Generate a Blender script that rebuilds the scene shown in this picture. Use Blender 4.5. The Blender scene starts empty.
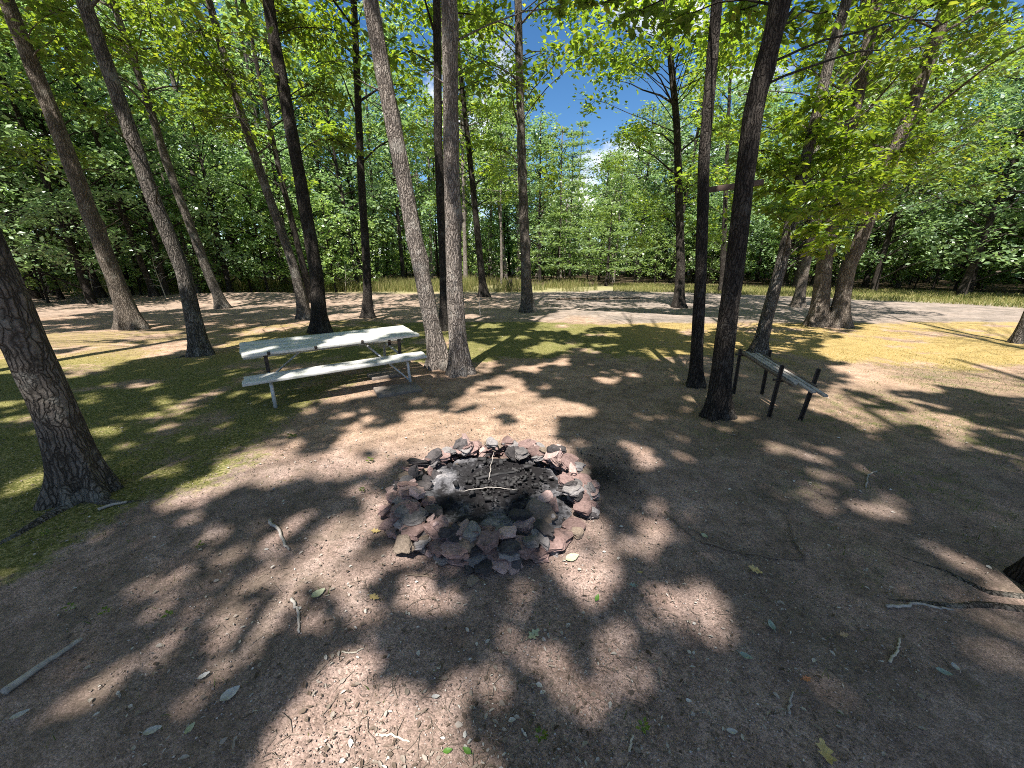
import bpy, bmesh, math, random
import numpy as np
from mathutils import Vector, Matrix, noise as mnoise

# ------------------------------------------------------------------ camera, light, exposure
SC = bpy.context.scene
COL = SC.collection
CAM_H, PITCH, FPX = 1.78, math.radians(17.4), 385.0
cam = bpy.data.cameras.new('camera')
cam.sensor_width = 36.0
cam.lens = FPX / 1024 * 36.0
cam.clip_start, cam.clip_end = 0.05, 2000
camo = bpy.data.objects.new('camera', cam)
COL.objects.link(camo)
camo.location = (0, 0, CAM_H)
camo.rotation_euler = (math.pi / 2 - PITCH, 0, 0)
SC.camera = camo

SUN_EL = math.radians(62)
SUN_AZ_X, SUN_AZ_Y = -0.243, -0.970          # horizontal direction towards the sun (behind the camera)
world = bpy.data.worlds.new('World')
SC.world = world
world.use_nodes = True
wn, wl = world.node_tree.nodes, world.node_tree.links
wn.clear()
w_out = wn.new('ShaderNodeOutputWorld')
w_bg = wn.new('ShaderNodeBackground')
w_bg.inputs['Strength'].default_value = 0.062
sky = wn.new('ShaderNodeTexSky')
sky.sky_type = 'NISHITA'
sky.sun_disc = False
sky.sun_elevation = SUN_EL
sky.sun_rotation = math.radians(194)
sky.altitude = 200
sky.air_density = 1.0
sky.dust_density = 0.0
sky.ozone_density = 3.5
w_tc = wn.new('ShaderNodeTexCoord')
w_map = wn.new('ShaderNodeMapping')
w_map.inputs['Scale'].default_value = (1, 1, 1.6)
w_map.inputs['Location'].default_value = (0.9, 0.4, 0.2)
w_nz = wn.new('ShaderNodeTexNoise')
w_nz.inputs['Scale'].default_value = 4.2
w_nz.inputs['Detail'].default_value = 9
w_nz.inputs['Roughness'].default_value = 0.56
w_rp = wn.new('ShaderNodeValToRGB')
w_rp.color_ramp.elements[0].position = 0.52
w_rp.color_ramp.elements[1].position = 0.62
w_mx = wn.new('ShaderNodeMix')
w_mx.data_type = 'RGBA'
w_mx.inputs[7].default_value = (9.5, 9.6, 9.8, 1)
wl.new(w_tc.outputs['Generated'], w_map.inputs['Vector'])
wl.new(w_map.outputs[0], w_nz.inputs['Vector'])
wl.new(w_nz.outputs[0], w_rp.inputs[0])
wl.new(w_rp.outputs[0], w_mx.inputs[0])
w_hs = wn.new('ShaderNodeHueSaturation')
w_hs.inputs['Saturation'].default_value = 1.22
wl.new(sky.outputs[0], w_hs.inputs['Color'])
wl.new(w_hs.outputs[0], w_mx.inputs[6])
wl.new(w_mx.outputs[2], w_bg.inputs['Color'])
wl.new(w_bg.outputs[0], w_out.inputs['Surface'])

sun = bpy.data.lights.new('sun', 'SUN')
sun.energy = 5.0
sun.angle = math.radians(0.53)
sun.color = (1.0, 0.955, 0.88)
suno = bpy.data.objects.new('sun', sun)
COL.objects.link(suno)
_sd = Vector((SUN_AZ_X * math.cos(SUN_EL), SUN_AZ_Y * math.cos(SUN_EL), math.sin(SUN_EL)))
suno.rotation_euler = _sd.to_track_quat('Z', 'Y').to_euler()
suno.location = _sd * 60
SC.view_settings.view_transform = 'Standard'
SC.view_settings.look = 'None'
SC.view_settings.exposure = 1.34
SC.view_settings.gamma = 1.0
SC.view_settings.use_curve_mapping = False
SC.render.engine = 'CYCLES'
SC.cycles.max_bounces = 7
SC.cycles.diffuse_bounces = 4
SC.cycles.glossy_bounces = 2
SC.cycles.transmission_bounces = 4
SC.cycles.sample_clamp_indirect = 6
SC.cycles.use_denoising = False
SC.cycles.filter_width = 1.0
SC.cycles.caustics_reflective = False
SC.cycles.caustics_refractive = False

RNG = np.random.default_rng(11)
random.seed(5)

# ------------------------------------------------------------------ measuring helpers (photo pixel <-> place)
cp, sp = math.cos(PITCH), math.sin(PITCH)


def ray(px, py):
    u, v = (px - 512) / FPX, (384 - py) / FPX
    return np.array([u, cp + v * sp, -sp + v * cp])


def gz(x, y):
    x = np.asarray(x, float); y = np.asarray(y, float)
    h = .020 * np.sin(.9 * x + 1) * np.sin(.7 * y) + .010 * np.sin(2.3 * x + .5) * np.cos(1.9 * y)
    h = h + .34 * np.exp(-((x + 14) / 6.5) ** 2 - ((y - 20.5) / 1.5) ** 2)
    h = h + .22 * np.exp(-((x + 3.5) / 3) ** 2 - ((y - 21) / 1.5) ** 2)
    d = np.hypot(x, y)
    h = h + np.clip((d - 45) / 60, 0, 1) * 1.0
    return h


def on_ground(px, py, z=0.0):
    d = ray(px, py)
    t = (z - CAM_H) / d[2]
    return np.array([d[0] * t, d[1] * t, z])


def at_depth(px, py, t):
    d = ray(px, py)
    return np.array([d[0] * t, d[1] * t, CAM_H + d[2] * t])


def project(P):
    y = P[:, 1] * cp - (P[:, 2] - CAM_H) * sp
    u = P[:, 1] * sp + (P[:, 2] - CAM_H) * cp
    ys = np.where(y > .05, y, .05)
    px = 512 + FPX * P[:, 0] / ys
    py = 384 - FPX * u / ys
    bad = y <= .05
    px[bad] = -9999; py[bad] = -9999
    return px, py


def vnoise(x, y, seed=0):
    x = np.asarray(x, float); y = np.asarray(y, float)
    xi, yi = np.floor(x).astype(np.int64), np.floor(y).astype(np.int64)
    fx, fy = x - xi, y - yi
    fx = fx * fx * (3 - 2 * fx); fy = fy * fy * (3 - 2 * fy)

    def hsh(a, b):
        n = (a * 374761393 + b * 668265263 + seed * 1274126177) & 0x7fffffff
        n = ((n ^ (n >> 13)) * 1274126177) & 0x7fffffff
        return ((n ^ (n >> 16)) & 0xffff) / 65535.0
    a, b, c, d = hsh(xi, yi), hsh(xi + 1, yi), hsh(xi, yi + 1), hsh(xi + 1, yi + 1)
    return (a * (1 - fx) + b * fx) * (1 - fy) + (c * (1 - fx) + d * fx) * fy


def fbm(x, y, seed=0, o=4):
    s, a, t = 0, .5, 0
    for k in range(o):
        s = s + a * vnoise(x * 2 ** k, y * 2 ** k, seed + k); t += a; a *= .5
    return s / t


# ------------------------------------------------------------------ mesh helpers
def mesh_from(name, verts, face_arrays, mat=None, smooth=False):
    me = bpy.data.meshes.new(name)
    verts = np.ascontiguousarray(verts, np.float32)
    face_arrays = [np.asarray(f, np.int32) for f in face_arrays if len(f)]
    nl = sum(f.size for f in face_arrays); npoly = sum(len(f) for f in face_arrays)
    me.vertices.add(len(verts)); me.vertices.foreach_set('co', verts.ravel())
    me.loops.add(nl); me.polygons.add(npoly)
    li = np.concatenate([f.ravel() for f in face_arrays])
    cnt = np.concatenate([np.full(len(f), f.shape[1], np.int32) for f in face_arrays])
    me.loops.foreach_set('vertex_index', li)
    me.polygons.foreach_set('loop_start', np.concatenate([[0], np.cumsum(cnt)[:-1]]).astype(np.int32))
    if smooth:
        me.polygons.foreach_set('use_smooth', np.ones(npoly, bool))
    me.update(calc_edges=True)
    if mat: me.materials.append(mat)
    return me


class MB:
    def __init__(s): s.v = []; s.f = []; s.n = 0

    def add(s, verts, *faces):
        verts = np.asarray(verts, float).reshape(-1, 3)
        for f in faces:
            s.f.append(np.asarray(f, np.int64) + s.n)
        s.v.append(verts); s.n += len(verts)

    def tube(s, pts, rad, seg=6, cap=True, fn=None):
        pts = np.asarray(pts, float); rad = np.broadcast_to(np.asarray(rad, float), (len(pts),))
        n = len(pts)
        tg = np.gradient(pts, axis=0); tg /= np.linalg.norm(tg, axis=1)[:, None] + 1e-9
        up = np.array([1., 0, 0]) if abs(tg[0][0]) < .8 else np.array([0, 1., 0])
        vs = []
        a = np.arange(seg) / seg * 2 * np.pi
        for i in range(n):
            e1 = up - tg[i] * np.dot(up, tg[i]); e1 /= np.linalg.norm(e1) + 1e-9
            e2 = np.cross(tg[i], e1); up = e1
            rr = rad[i] if fn is None else rad[i] * fn(i, a)
            vs.append(pts[i] + (np.cos(a) * rr)[:, None] * e1 + (np.sin(a) * rr)[:, None] * e2)
        vs = np.concatenate(vs)
        i = np.arange(n - 1)[:, None] * seg; j = np.arange(seg)[None]; j2 = (j + 1) % seg
        q = np.stack([i + j, i + j2, i + seg + j2, i + seg + j], -1).reshape(-1, 4)
        if cap:
            s.add(vs, q, np.arange(seg)[::-1][None], ((n - 1) * seg + np.arange(seg))[None])
        else:
            s.add(vs, q)

    def box(s, c, sz, M=None):
        c = np.asarray(c, float); h = np.asarray(sz, float) / 2
        v = np.array([[x, y, z] for z in (-1, 1) for y in (-1, 1) for x in (-1, 1)]) * h
        if M is not None: v = v @ np.asarray(M).T
        s.add(v + c, [[0, 2, 3, 1], [4, 5, 7, 6], [0, 1, 5, 4], [2, 6, 7, 3], [0, 4, 6, 2], [1, 3, 7, 5]])

    def mesh(s, name, mat, smooth=False):
        if not s.v: return None
        by = {}
        for f in s.f: by.setdefault(f.shape[1], []).append(f)
        return mesh_from(name, np.concatenate(s.v), [np.concatenate(f) for f in by.values()], mat, smooth)

    def build(s, name, mat, parent=None, smooth=False, loc=None, bevel=0):
        me = s.mesh(name, mat, smooth)
        return link(name, me, parent, loc, bevel)


def link(name, me, parent=None, loc=None, bevel=0):
    o = bpy.data.objects.new(name, me)
    COL.objects.link(o)
    if parent is not None: o.parent = parent
    if loc is not None: o.location = loc
    if bevel:
        b = o.modifiers.new('bevel', 'BEVEL'); b.width = bevel; b.segments = 2; b.limit_method = 'ANGLE'
    return o


def tag(o, label=None, cat=None, group=None, kind=None):
    if label: o['label'] = label
    if cat: o['category'] = cat
    if group: o['group'] = group
    if kind: o['kind'] = kind
    return o


def empty(name, loc, label, cat, group=None, rz=0):
    o = bpy.data.objects.new(name, None)
    COL.objects.link(o)
    o.empty_display_size = .2
    o.location = loc; o.rotation_euler = (0, 0, rz)
    return tag(o, label, cat, group)


def copy_tree(root):
    r = root.copy(); COL.objects.link(r)
    for ch in list(root.children):
        c = ch.copy(); COL.objects.link(c); c.parent = r
        for g in list(ch.children):
            d = g.copy(); COL.objects.link(d); d.parent = c
    return r


# ------------------------------------------------------------------ materials
def new_mat(name):
    m = bpy.data.materials.new(name); m.use_nodes = True
    nt = m.node_tree; nt.nodes.clear()
    return m, nt.nodes, nt.links


def ramp(n, stops):
    r = n.new('ShaderNodeValToRGB')
    e = r.color_ramp.elements
    while len(e) < len(stops): e.new(.5)
    for k, (p, c) in enumerate(stops):
        e[k].position = p; e[k].color = (*c, 1) if len(c) == 3 else c
    return r


def mixc(n, l, fac, a, b, mode='MIX'):
    x = n.new('ShaderNodeMix'); x.data_type = 'RGBA'; x.blend_type = mode
    for sock, val in ((x.inputs[0], fac), (x.inputs[6], a), (x.inputs[7], b)):
        if hasattr(val, 'is_output'): l.new(val, sock)
        elif isinstance(val, (int, float)): sock.default_value = val
        else: sock.default_value = (*val, 1)
    return x.outputs[2]


def math_node(n, l, op, a, b=None, clamp=False):
    x = n.new('ShaderNodeMath'); x.operation = op; x.use_clamp = clamp
    for sock, val in ((x.inputs[0], a), (x.inputs[1], b)):
        if val is None: continue
        if hasattr(val, 'is_output'): l.new(val, sock)
        else: sock.default_value = val
    return x.outputs[0]


def tex(n, l, kind, vec, scale, **kw):
    t = n.new('ShaderNodeTexNoise' if kind == 'noise' else 'ShaderNodeTexVoronoi')
    t.inputs['Scale'].default_value = scale
    for k, v in kw.items():
        if k == 'feature': t.feature = v
        else: t.inputs[k].default_value = v
    l.new(vec, t.inputs['Vector'])
    return t


def coord(n, l, scale=(1, 1, 1), which='Object'):
    tc = n.new('ShaderNodeTexCoord'); mp = n.new('ShaderNodeMapping')
    mp.inputs['Scale'].default_value = scale
    l.new(tc.outputs[which], mp.inputs['Vector'])
    return mp.outputs[0]


def finish(m, n, l, colour, rough=.8, bump=None, bstr=.4, bdist=.02, spec=.3, metal=0):
    p = n.new('ShaderNodeBsdfPrincipled'); o = n.new('ShaderNodeOutputMaterial')
    for sock, val in ((p.inputs['Base Color'], colour), (p.inputs['Roughness'], rough)):
        if hasattr(val, 'is_output'): l.new(val, sock)
        elif isinstance(val, (int, float)): sock.default_value = val
        else: sock.default_value = (*val, 1)
    p.inputs['Specular IOR Level'].default_value = spec
    p.inputs['Metallic'].default_value = metal
    if bump is not None:
        b = n.new('ShaderNodeBump'); b.inputs['Strength'].default_value = bstr; b.inputs['Distance'].default_value = bdist
        l.new(bump, b.inputs['Height']); l.new(b.outputs[0], p.inputs['Normal'])
    l.new(p.outputs[0], o.inputs[0])
    return m


def leaf_mat(name, stops, trans, tfac=.42, rough=.45, spec=.5):
    m, n, l = new_mat(name)
    g = n.new('ShaderNodeNewGeometry'); oi = n.new('ShaderNodeObjectInfo')
    r = ramp(n, stops)
    l.new(g.outputs['Random Per Island'], r.inputs[0])
    hs = n.new('ShaderNodeHueSaturation')
    hv = n.new('ShaderNodeMapRange')
    hv.inputs[3].default_value = .82; hv.inputs[4].default_value = 1.2
    l.new(oi.outputs['Random'], hv.inputs[0]); l.new(hv.outputs[0], hs.inputs['Value'])
    l.new(r.outputs[0], hs.inputs['Color'])
    p = n.new('ShaderNodeBsdfPrincipled')
    l.new(hs.outputs[0], p.inputs['Base Color'])
    p.inputs['Roughness'].default_value = rough; p.inputs['Specular IOR Level'].default_value = spec
    t = n.new('ShaderNodeBsdfTranslucent')
    tc = mixc(n, l, 1.0, hs.outputs[0], trans, 'MULTIPLY')
    l.new(tc, t.inputs['Color'])
    mx = n.new('ShaderNodeMixShader'); mx.inputs[0].default_value = tfac
    o = n.new('ShaderNodeOutputMaterial')
    l.new(p.outputs[0], mx.inputs[1]); l.new(t.outputs[0], mx.inputs[2]); l.new(mx.outputs[0], o.inputs[0])
    return m


def bark_mat(name, dark, light, lichen=None, sc=1.0):
    m, n, l = new_mat(name)
    vc = coord(n, l)
    wob = tex(n, l, 'noise', vc, 5.0, Detail=4)
    wv = n.new('ShaderNodeVectorMath'); wv.operation = 'MULTIPLY_ADD'
    l.new(wob.outputs['Color'], wv.inputs[0]); wv.inputs[1].default_value = (.14, .14, .5); l.new(vc, wv.inputs[2])
    mp = n.new('ShaderNodeMapping'); mp.inputs['Scale'].default_value = (36 * sc, 36 * sc, 4.6 * sc); l.new(wv.outputs[0], mp.inputs['Vector'])
    vo = tex(n, l, 'voronoi', mp.outputs[0], 1.0, feature='F2')
    v1 = tex(n, l, 'voronoi', mp.outputs[0], 1.0, feature='F1')
    gap = math_node(n, l, 'SUBTRACT', vo.outputs['Distance'], v1.outputs['Distance'])
    mp2 = n.new('ShaderNodeMapping'); mp2.inputs['Scale'].default_value = (55 * sc, 55 * sc, 14 * sc); l.new(wv.outputs[0], mp2.inputs['Vector'])
    n1 = tex(n, l, 'noise', mp2.outputs[0], 1.0, Detail=7, Roughness=.7)
    n2 = tex(n, l, 'noise', vc, 3.4, Detail=6, Roughness=.7)
    gr_ = ramp(n, [(.0, (.30, .30, .30)), (.34, (1, 1, 1))]); l.new(gap, gr_.inputs[0])
    h = math_node(n, l, 'MULTIPLY', gr_.outputs[0], math_node(n, l, 'ADD', n1.outputs[0], .25))
    r = ramp(n, [(.18, dark), (.85, light)]); l.new(h, r.inputs[0])
    pt = ramp(n, [(.3, (.72, .72, .72)), (.7, (1.2, 1.18, 1.15))]); l.new(n2.outputs[0], pt.inputs[0])
    c = mixc(n, l, 1.0, r.outputs[0], pt.outputs[0], 'MULTIPLY')
    if lichen:
        lr = ramp(n, [(.54, (0, 0, 0)), (.64, (1, 1, 1))]); l.new(n2.outputs[0], lr.inputs[0])
        lf = math_node(n, l, 'MULTIPLY', lr.outputs[0], math_node(n, l, 'MULTIPLY', n1.outputs[0], .9))
        c = mixc(n, l, lf, c, lichen)
    return finish(m, n, l, c, .92, h, 1.0, .035, .12)


BARK = bark_mat('bark', (.030, .026, .022), (.215, .187, .162), (.27, .27, .24))
BARK_DARK = bark_mat('bark_dark', (.013, .011, .010), (.070, .059, .051), (.13, .12, .105))
BARK_PALE = bark_mat('bark_pale', (.07, .058, .05), (.36, .31, .275), (.40, .38, .34))
BARK_TAN = bark_mat('bark_tan', (.045, .037, .030), (.24, .20, .165), (.27, .255, .22))

LEAF_OAK = leaf_mat('leaf_oak', [(0, (.075, .125, .022)), (.5, (.12, .19, .036)), (.9, (.16, .23, .045)), (1, (.21, .22, .05))], (2.6, 2.4, .9), .48)
LEAF_YEL = leaf_mat('leaf_yellow_green', [(0, (.085, .145, .022)), (.6, (.14, .21, .034)), (1, (.20, .25, .045))], (2.4, 2.2, .8), .48)
LEAF_DARK = leaf_mat('leaf_dark', [(0, (.030, .062, .016)), (.6, (.055, .10, .026)), (1, (.08, .13, .03))], (1.9, 1.9, .9), .36)
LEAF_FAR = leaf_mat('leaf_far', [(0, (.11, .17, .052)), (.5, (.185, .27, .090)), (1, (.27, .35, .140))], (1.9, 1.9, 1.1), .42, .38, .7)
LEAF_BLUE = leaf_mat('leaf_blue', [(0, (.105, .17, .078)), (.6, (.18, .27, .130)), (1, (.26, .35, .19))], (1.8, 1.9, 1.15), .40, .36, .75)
NEEDLE = leaf_mat('needle', [(0, (.10, .16, .065)), (.6, (.165, .24, .10)), (1, (.23, .31, .14))], (1.8, 1.8, 1.0), .38, .5, .4)
GRASS = leaf_mat('grass_blade', [(0, (.10, .13, .035)), (.5, (.19, .19, .065)), (1, (.34, .29, .14))], (1.4, 1.4, 1.0), .35, .6, .2)
GRASS_S = leaf_mat('grass_short', [(0, (.05, .085, .018)), (.6, (.09, .12, .03)), (1, (.17, .16, .06))], (1.5, 1.5, .9), .35, .6, .2)
LITTER = leaf_mat('litter', [(0, (.07, .05, .035)), (.35, (.14, .105, .08)), (.60, (.24, .20, .165)), (.82, (.36, .32, .28)), (1, (.55, .52, .47))], (.8, .7, .5), .12, .7, .25)


def plain(name, c1, c2, scale=8, rough=.8, bump=.3, metal=0, spec=.3, stretch=(1, 1, 1)):
    m, n, l = new_mat(name)
    v = coord(n, l, stretch)
    nz = tex(n, l, 'noise', v, scale, Detail=6, Roughness=.65)
    r = ramp(n, [(.32, c1), (.68, c2)]); l.new(nz.outputs[0], r.inputs[0])
    return finish(m, n, l, r.outputs[0], rough, nz.outputs[0], bump, .01, spec, metal)


# ------------------------------------------------------------------ ground
def axis(dense0, dense1, step, far, grow=1.14):
    a = list(np.arange(dense0, dense1 + 1e-6, step))
    s = step; x = dense1
    while x < far: s *= grow; x += s; a.append(x)
    s = step; x = dense0; b = []
    while x > -far: s *= grow; x -= s; b.append(x)
    return np.array(b[::-1] + a)


xs, ys = axis(-11, 13, .10, 420), axis(-.2, 16, .10, 420)
GX, GY = np.meshgrid(xs, ys)
GZ = gz(GX, GY)
near = np.clip(1 - np.hypot(GX, GY - 4) / 14, 0, 1)
GZ = GZ + near * .018 * (fbm(GX * 3.1, GY * 3.1, 3) - .5)
nx, ny = len(xs), len(ys)
gi = (np.arange(ny - 1)[:, None] * nx + np.arange(nx - 1)[None])
gq = np.stack([gi, gi + 1, gi + nx + 1, gi + nx], -1).reshape(-1, 4)


def sstep(a, b, x):
    t = np.clip((x - a) / (b - a), 0, 1); return t * t * (3 - 2 * t)


gx, gy = GX.ravel(), GY.ravel()
big = fbm(gx * .45, gy * .45, 21)
med = fbm(gx * 1.4, gy * 1.4, 31)
# moss: thick on the left and across the middle, golden on the right, bare around the fire ring and in the foreground
moss_l = sstep(-.9, -3.2, gx + 1.6 * (big - .5) + .8 * (med - .5)) * sstep(2.0, 3.4, gy + .6 * gx * -.12) * sstep(15.5, 13.5, gy)
moss_l2 = sstep(-2.4, -3.3, gx) * sstep(1.2, 2.0, gy) * sstep(4, 3.5, gy)
moss_m = sstep(5.8, 7.6, gy + 2.2 * (big - .5)) * sstep(13.2, 11.6, gy) * sstep(-5, -3, gx)
moss_r = sstep(3.0, 5.2, gx + 1.5 * (big - .5)) * sstep(4.8, 7.6, gy + 1.8 * (big - .5)) * sstep(12.4, 9.6, gy + .12 * gx + 3.0 * (med - .5) + 2.5 * (big - .5))
hi = fbm(gx * 3.3, gy * 3.3, 41)
moss_l = moss_l * sstep(15.0, 10.5, gy + 3 * (big - .5)); 
moss = np.maximum.reduce([moss_l, moss_l2, moss_m, moss_r]) * np.clip(-.24 + 1.20 * med + .65 * big + .40 * hi, 0, 1) * (1 - .35 * sstep(-5, -7, gx) * sstep(6, 8, gy))
gold = sstep(1.5, 4.5, gx) * sstep(5.0, 7.5, gy) * 1.0 + .55 * sstep(-4, -6, gx) * sstep(6, 8, gy)
grassy = np.clip(sstep(1.2, 2.6, gx + .5 * (big - .5)) * sstep(1.2, 2.2, gy) * sstep(7.5, 6, gy) * np.clip(2.4 * med - .7, 0, 1), 0, 1)
grassy = np.maximum(grassy, sstep(5.5, 3, np.abs(gy - 5)) * sstep(.8, 2.5, gx) * np.clip(2.0 * med - .8, 0, 1))
clear = sstep(11.0, 13.0, gy + 4.0 * (big - .5) + 1.6 * (med - .5) + .10 * np.minimum(gx, 4)) * sstep(44, 36, np.hypot(gx, gy)) * (.45 + .55 * sstep(-3, 4, gx))
field = sstep(23.5, 26, gy - .35 * np.maximum(gx, 0) + 2 * (big - .5)) * sstep(40, 35, np.hypot(gx, gy) - .3 * np.maximum(gx, 0))
rr_ = np.hypot(gx, gy) + 2.5 * (big - .5)
field = np.maximum(field, sstep(26.5, 29, rr_) * sstep(40, 37, rr_) * sstep(4, 9, gx))
duff_shade = sstep(30, 37, np.hypot(gx, gy) - .12 * np.maximum(gx, 0))
scorch = np.exp(-(((gx - .78) / .28) ** 2 + ((gy - 2.95) / .28) ** 2))
scorch = np.maximum(scorch, sstep(.95, .55, np.hypot(gx + .16, gy - 2.67)) * .6)
humus = np.maximum(sstep(-.4, -1.3, gx + .9 * (med - .5)) * sstep(3.6, 2.2, gy + .25 * gx), sstep(.7, 1.7, gx + .9 * (med - .5)) * sstep(6.5, 4.5, gy))
humus = np.maximum(humus * .95, .55 * sstep(.52, .62, med)) * sstep(15, 9, gy)
ground_me = mesh_from('ground', np.stack([gx, gy, GZ.ravel()], 1), [gq], None, True)
for nm, a in (('moss', moss), ('gold', gold), ('grassy', grassy), ('clearing', clear), ('field', field), ('duff_shade', duff_shade), ('humus', humus), ('tan', sstep(2.9, 4.2, gy + .8 * (big - .5))), ('scorch', scorch)):
    at = ground_me.attributes.new(nm, 'FLOAT', 'POINT')
    at.data.foreach_set('value', np.ascontiguousarray(np.clip(a, 0, 1), np.float32))

gm, n, l = new_mat('ground_soil')


def attr(nm):
    a = n.new('ShaderNodeAttribute'); a.attribute_name = nm
    return a.outputs['Fac']


v = coord(n, l)
grain = tex(n, l, 'voronoi', v, 150.0, Randomness=1.0)
grain2 = tex(n, l, 'voronoi', v, 64.0, Randomness=1.0)
fine = tex(n, l, 'noise', v, 42.0, Detail=6, Roughness=.7)
mid = tex(n, l, 'noise', v, 5.0, Detail=8, Roughness=.62)
low = tex(n, l, 'noise', v, .9, Detail=5, Roughness=.6)
soil = ramp(n, [(.25, (.185, .130, .112)), (.5, (.340, .250, .222)), (.75, (.45, .350, .318))])
l.new(mid.outputs[0], soil.inputs[0])
sep = n.new('ShaderNodeSeparateColor'); l.new(grain.outputs['Color'], sep.inputs[0])
gr = ramp(n, [(0, (.50, .48, .47)), (.4, (.86, .85, .84)), (.8, (1.14, 1.12, 1.10)), (1, (1.5, 1.48, 1.45))])
l.new(sep.outputs[0], gr.inputs[0])
c = mixc(n, l, .85, soil.outputs[0], gr.outputs[0], 'MULTIPLY')
sep2 = n.new('ShaderNodeSeparateColor'); l.new(grain2.outputs['Color'], sep2.inputs[0])
ch = ramp(n, [(.80, (0, 0, 0)), (.82, (1, 1, 1))]); l.new(sep2.outputs[1], ch.inputs[0])
chf = math_node(n, l, 'MULTIPLY', ch.outputs[0], .35)
c = mixc(n, l, chf, c, (.10, .078, .06))
lc = ramp(n, [(.33, (.62, .63, .62)), (.66, (1.12, 1.08, 1.04))]); l.new(low.outputs[0], lc.inputs[0])
c = mixc(n, l, 1.0, c, lc.outputs[0], 'MULTIPLY')
hm1 = tex(n, l, 'noise', v, 3.6, Detail=9, Roughness=.72)
hmr = ramp(n, [(.40, (0, 0, 0)), (.60, (1, 1, 1))]); l.new(hm1.outputs[0], hmr.inputs[0])
hcol = ramp(n, [(.3, (.060, .045, .034)), (.7, (.19, .150, .118))]); l.new(fine.outputs[0], hcol.inputs[0])
c = mixc(n, l, math_node(n, l, 'MULTIPLY', math_node(n, l, 'MULTIPLY', attr('humus'), hmr.outputs[0]), .85), c, hcol.outputs[0])
c = mixc(n, l, attr('tan'), c, mixc(n, l, 1.0, c, (1.06, 1.02, .86), 'MULTIPLY'))
# pale gravel clearing
clr = ramp(n, [(.28, (.135, .112, .090)), (.45, (.245, .205, .178)), (.72, (.35, .298, .268))]); l.new(mid.outputs[0], clr.inputs[0])
c2 = mixc(n, l, .6, clr.outputs[0], gr.outputs[0], 'MULTIPLY')
c2 = mixc(n, l, 1.0, c2, lc.outputs[0], 'MULTIPLY')
c = mixc(n, l, attr('clearing'), c, c2)
# thin grass and green specks
gsp = math_node(n, l, 'ADD', fine.outputs[0], mid.outputs[0])
gs = ramp(n, [(.50, (0, 0, 0)), (.57, (1, 1, 1))]); l.new(math_node(n, l, 'MULTIPLY', gsp, .5), gs.inputs[0])
gf = math_node(n, l, 'MULTIPLY', attr('grassy'), gs.outputs[0])
c = mixc(n, l, gf, c, (.115, .115, .040))
# moss
mnz = math_node(n, l, 'ADD', math_node(n, l, 'MULTIPLY', tex(n, l, 'noise', v, 12.0, Detail=8, Roughness=.72).outputs[0], .9), math_node(n, l, 'MULTIPLY', fine.outputs[0], .25))
msum = math_node(n, l, 'ADD', mnz, math_node(n, l, 'SUBTRACT', attr('moss'), .62))
mr = ramp(n, [(.50, (0, 0, 0)), (.68, (1, 1, 1))]); l.new(msum, mr.inputs[0])
mg = ramp(n, [(.34, (.042, .055, .010)), (.50, (.115, .118, .026)), (.66, (.33, .285, .14))]); l.new(fine.outputs[0], mg.inputs[0])
my = ramp(n, [(.34, (.15, .105, .026)), (.50, (.31, .220, .075)), (.68, (.44, .36, .20))]); l.new(fine.outputs[0], my.inputs[0])
tuft = tex(n, l, 'noise', v, 17.0, Detail=5, Roughness=.7)
mcol = mixc(n, l, attr('gold'), mg.outputs[0], my.outputs[0])
c = mixc(n, l, math_node(n, l, 'MULTIPLY', mr.outputs[0], .92), c, mcol)
# meadow soil
fl = ramp(n, [(.35, (.17, .165, .065)), (.65, (.31, .28, .15))]); l.new(mid.outputs[0], fl.inputs[0])
c = mixc(n, l, attr('field'), c, fl.outputs[0])
c = mixc(n, l, attr('duff_shade'), c, (.075, .055, .035))  # brown forest floor, with the shade under the woods put into its colour
sc_f = math_node(n, l, 'MULTIPLY', attr('scorch'), math_node(n, l, 'ADD', fine.outputs[0], .45), True)
c = mixc(n, l, sc_f, c, (.018, .017, .017))
hb = math_node(n, l, 'ADD', math_node(n, l, 'MULTIPLY', grain.outputs['Distance'], -.5), math_node(n, l, 'ADD', fine.outputs[0], mid.outputs[0]))
finish(gm, n, l, c, .92, hb, .65, .008, .12)
ground_me.materials.append(gm)
tag(link('ground', ground_me), kind='structure')

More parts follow.
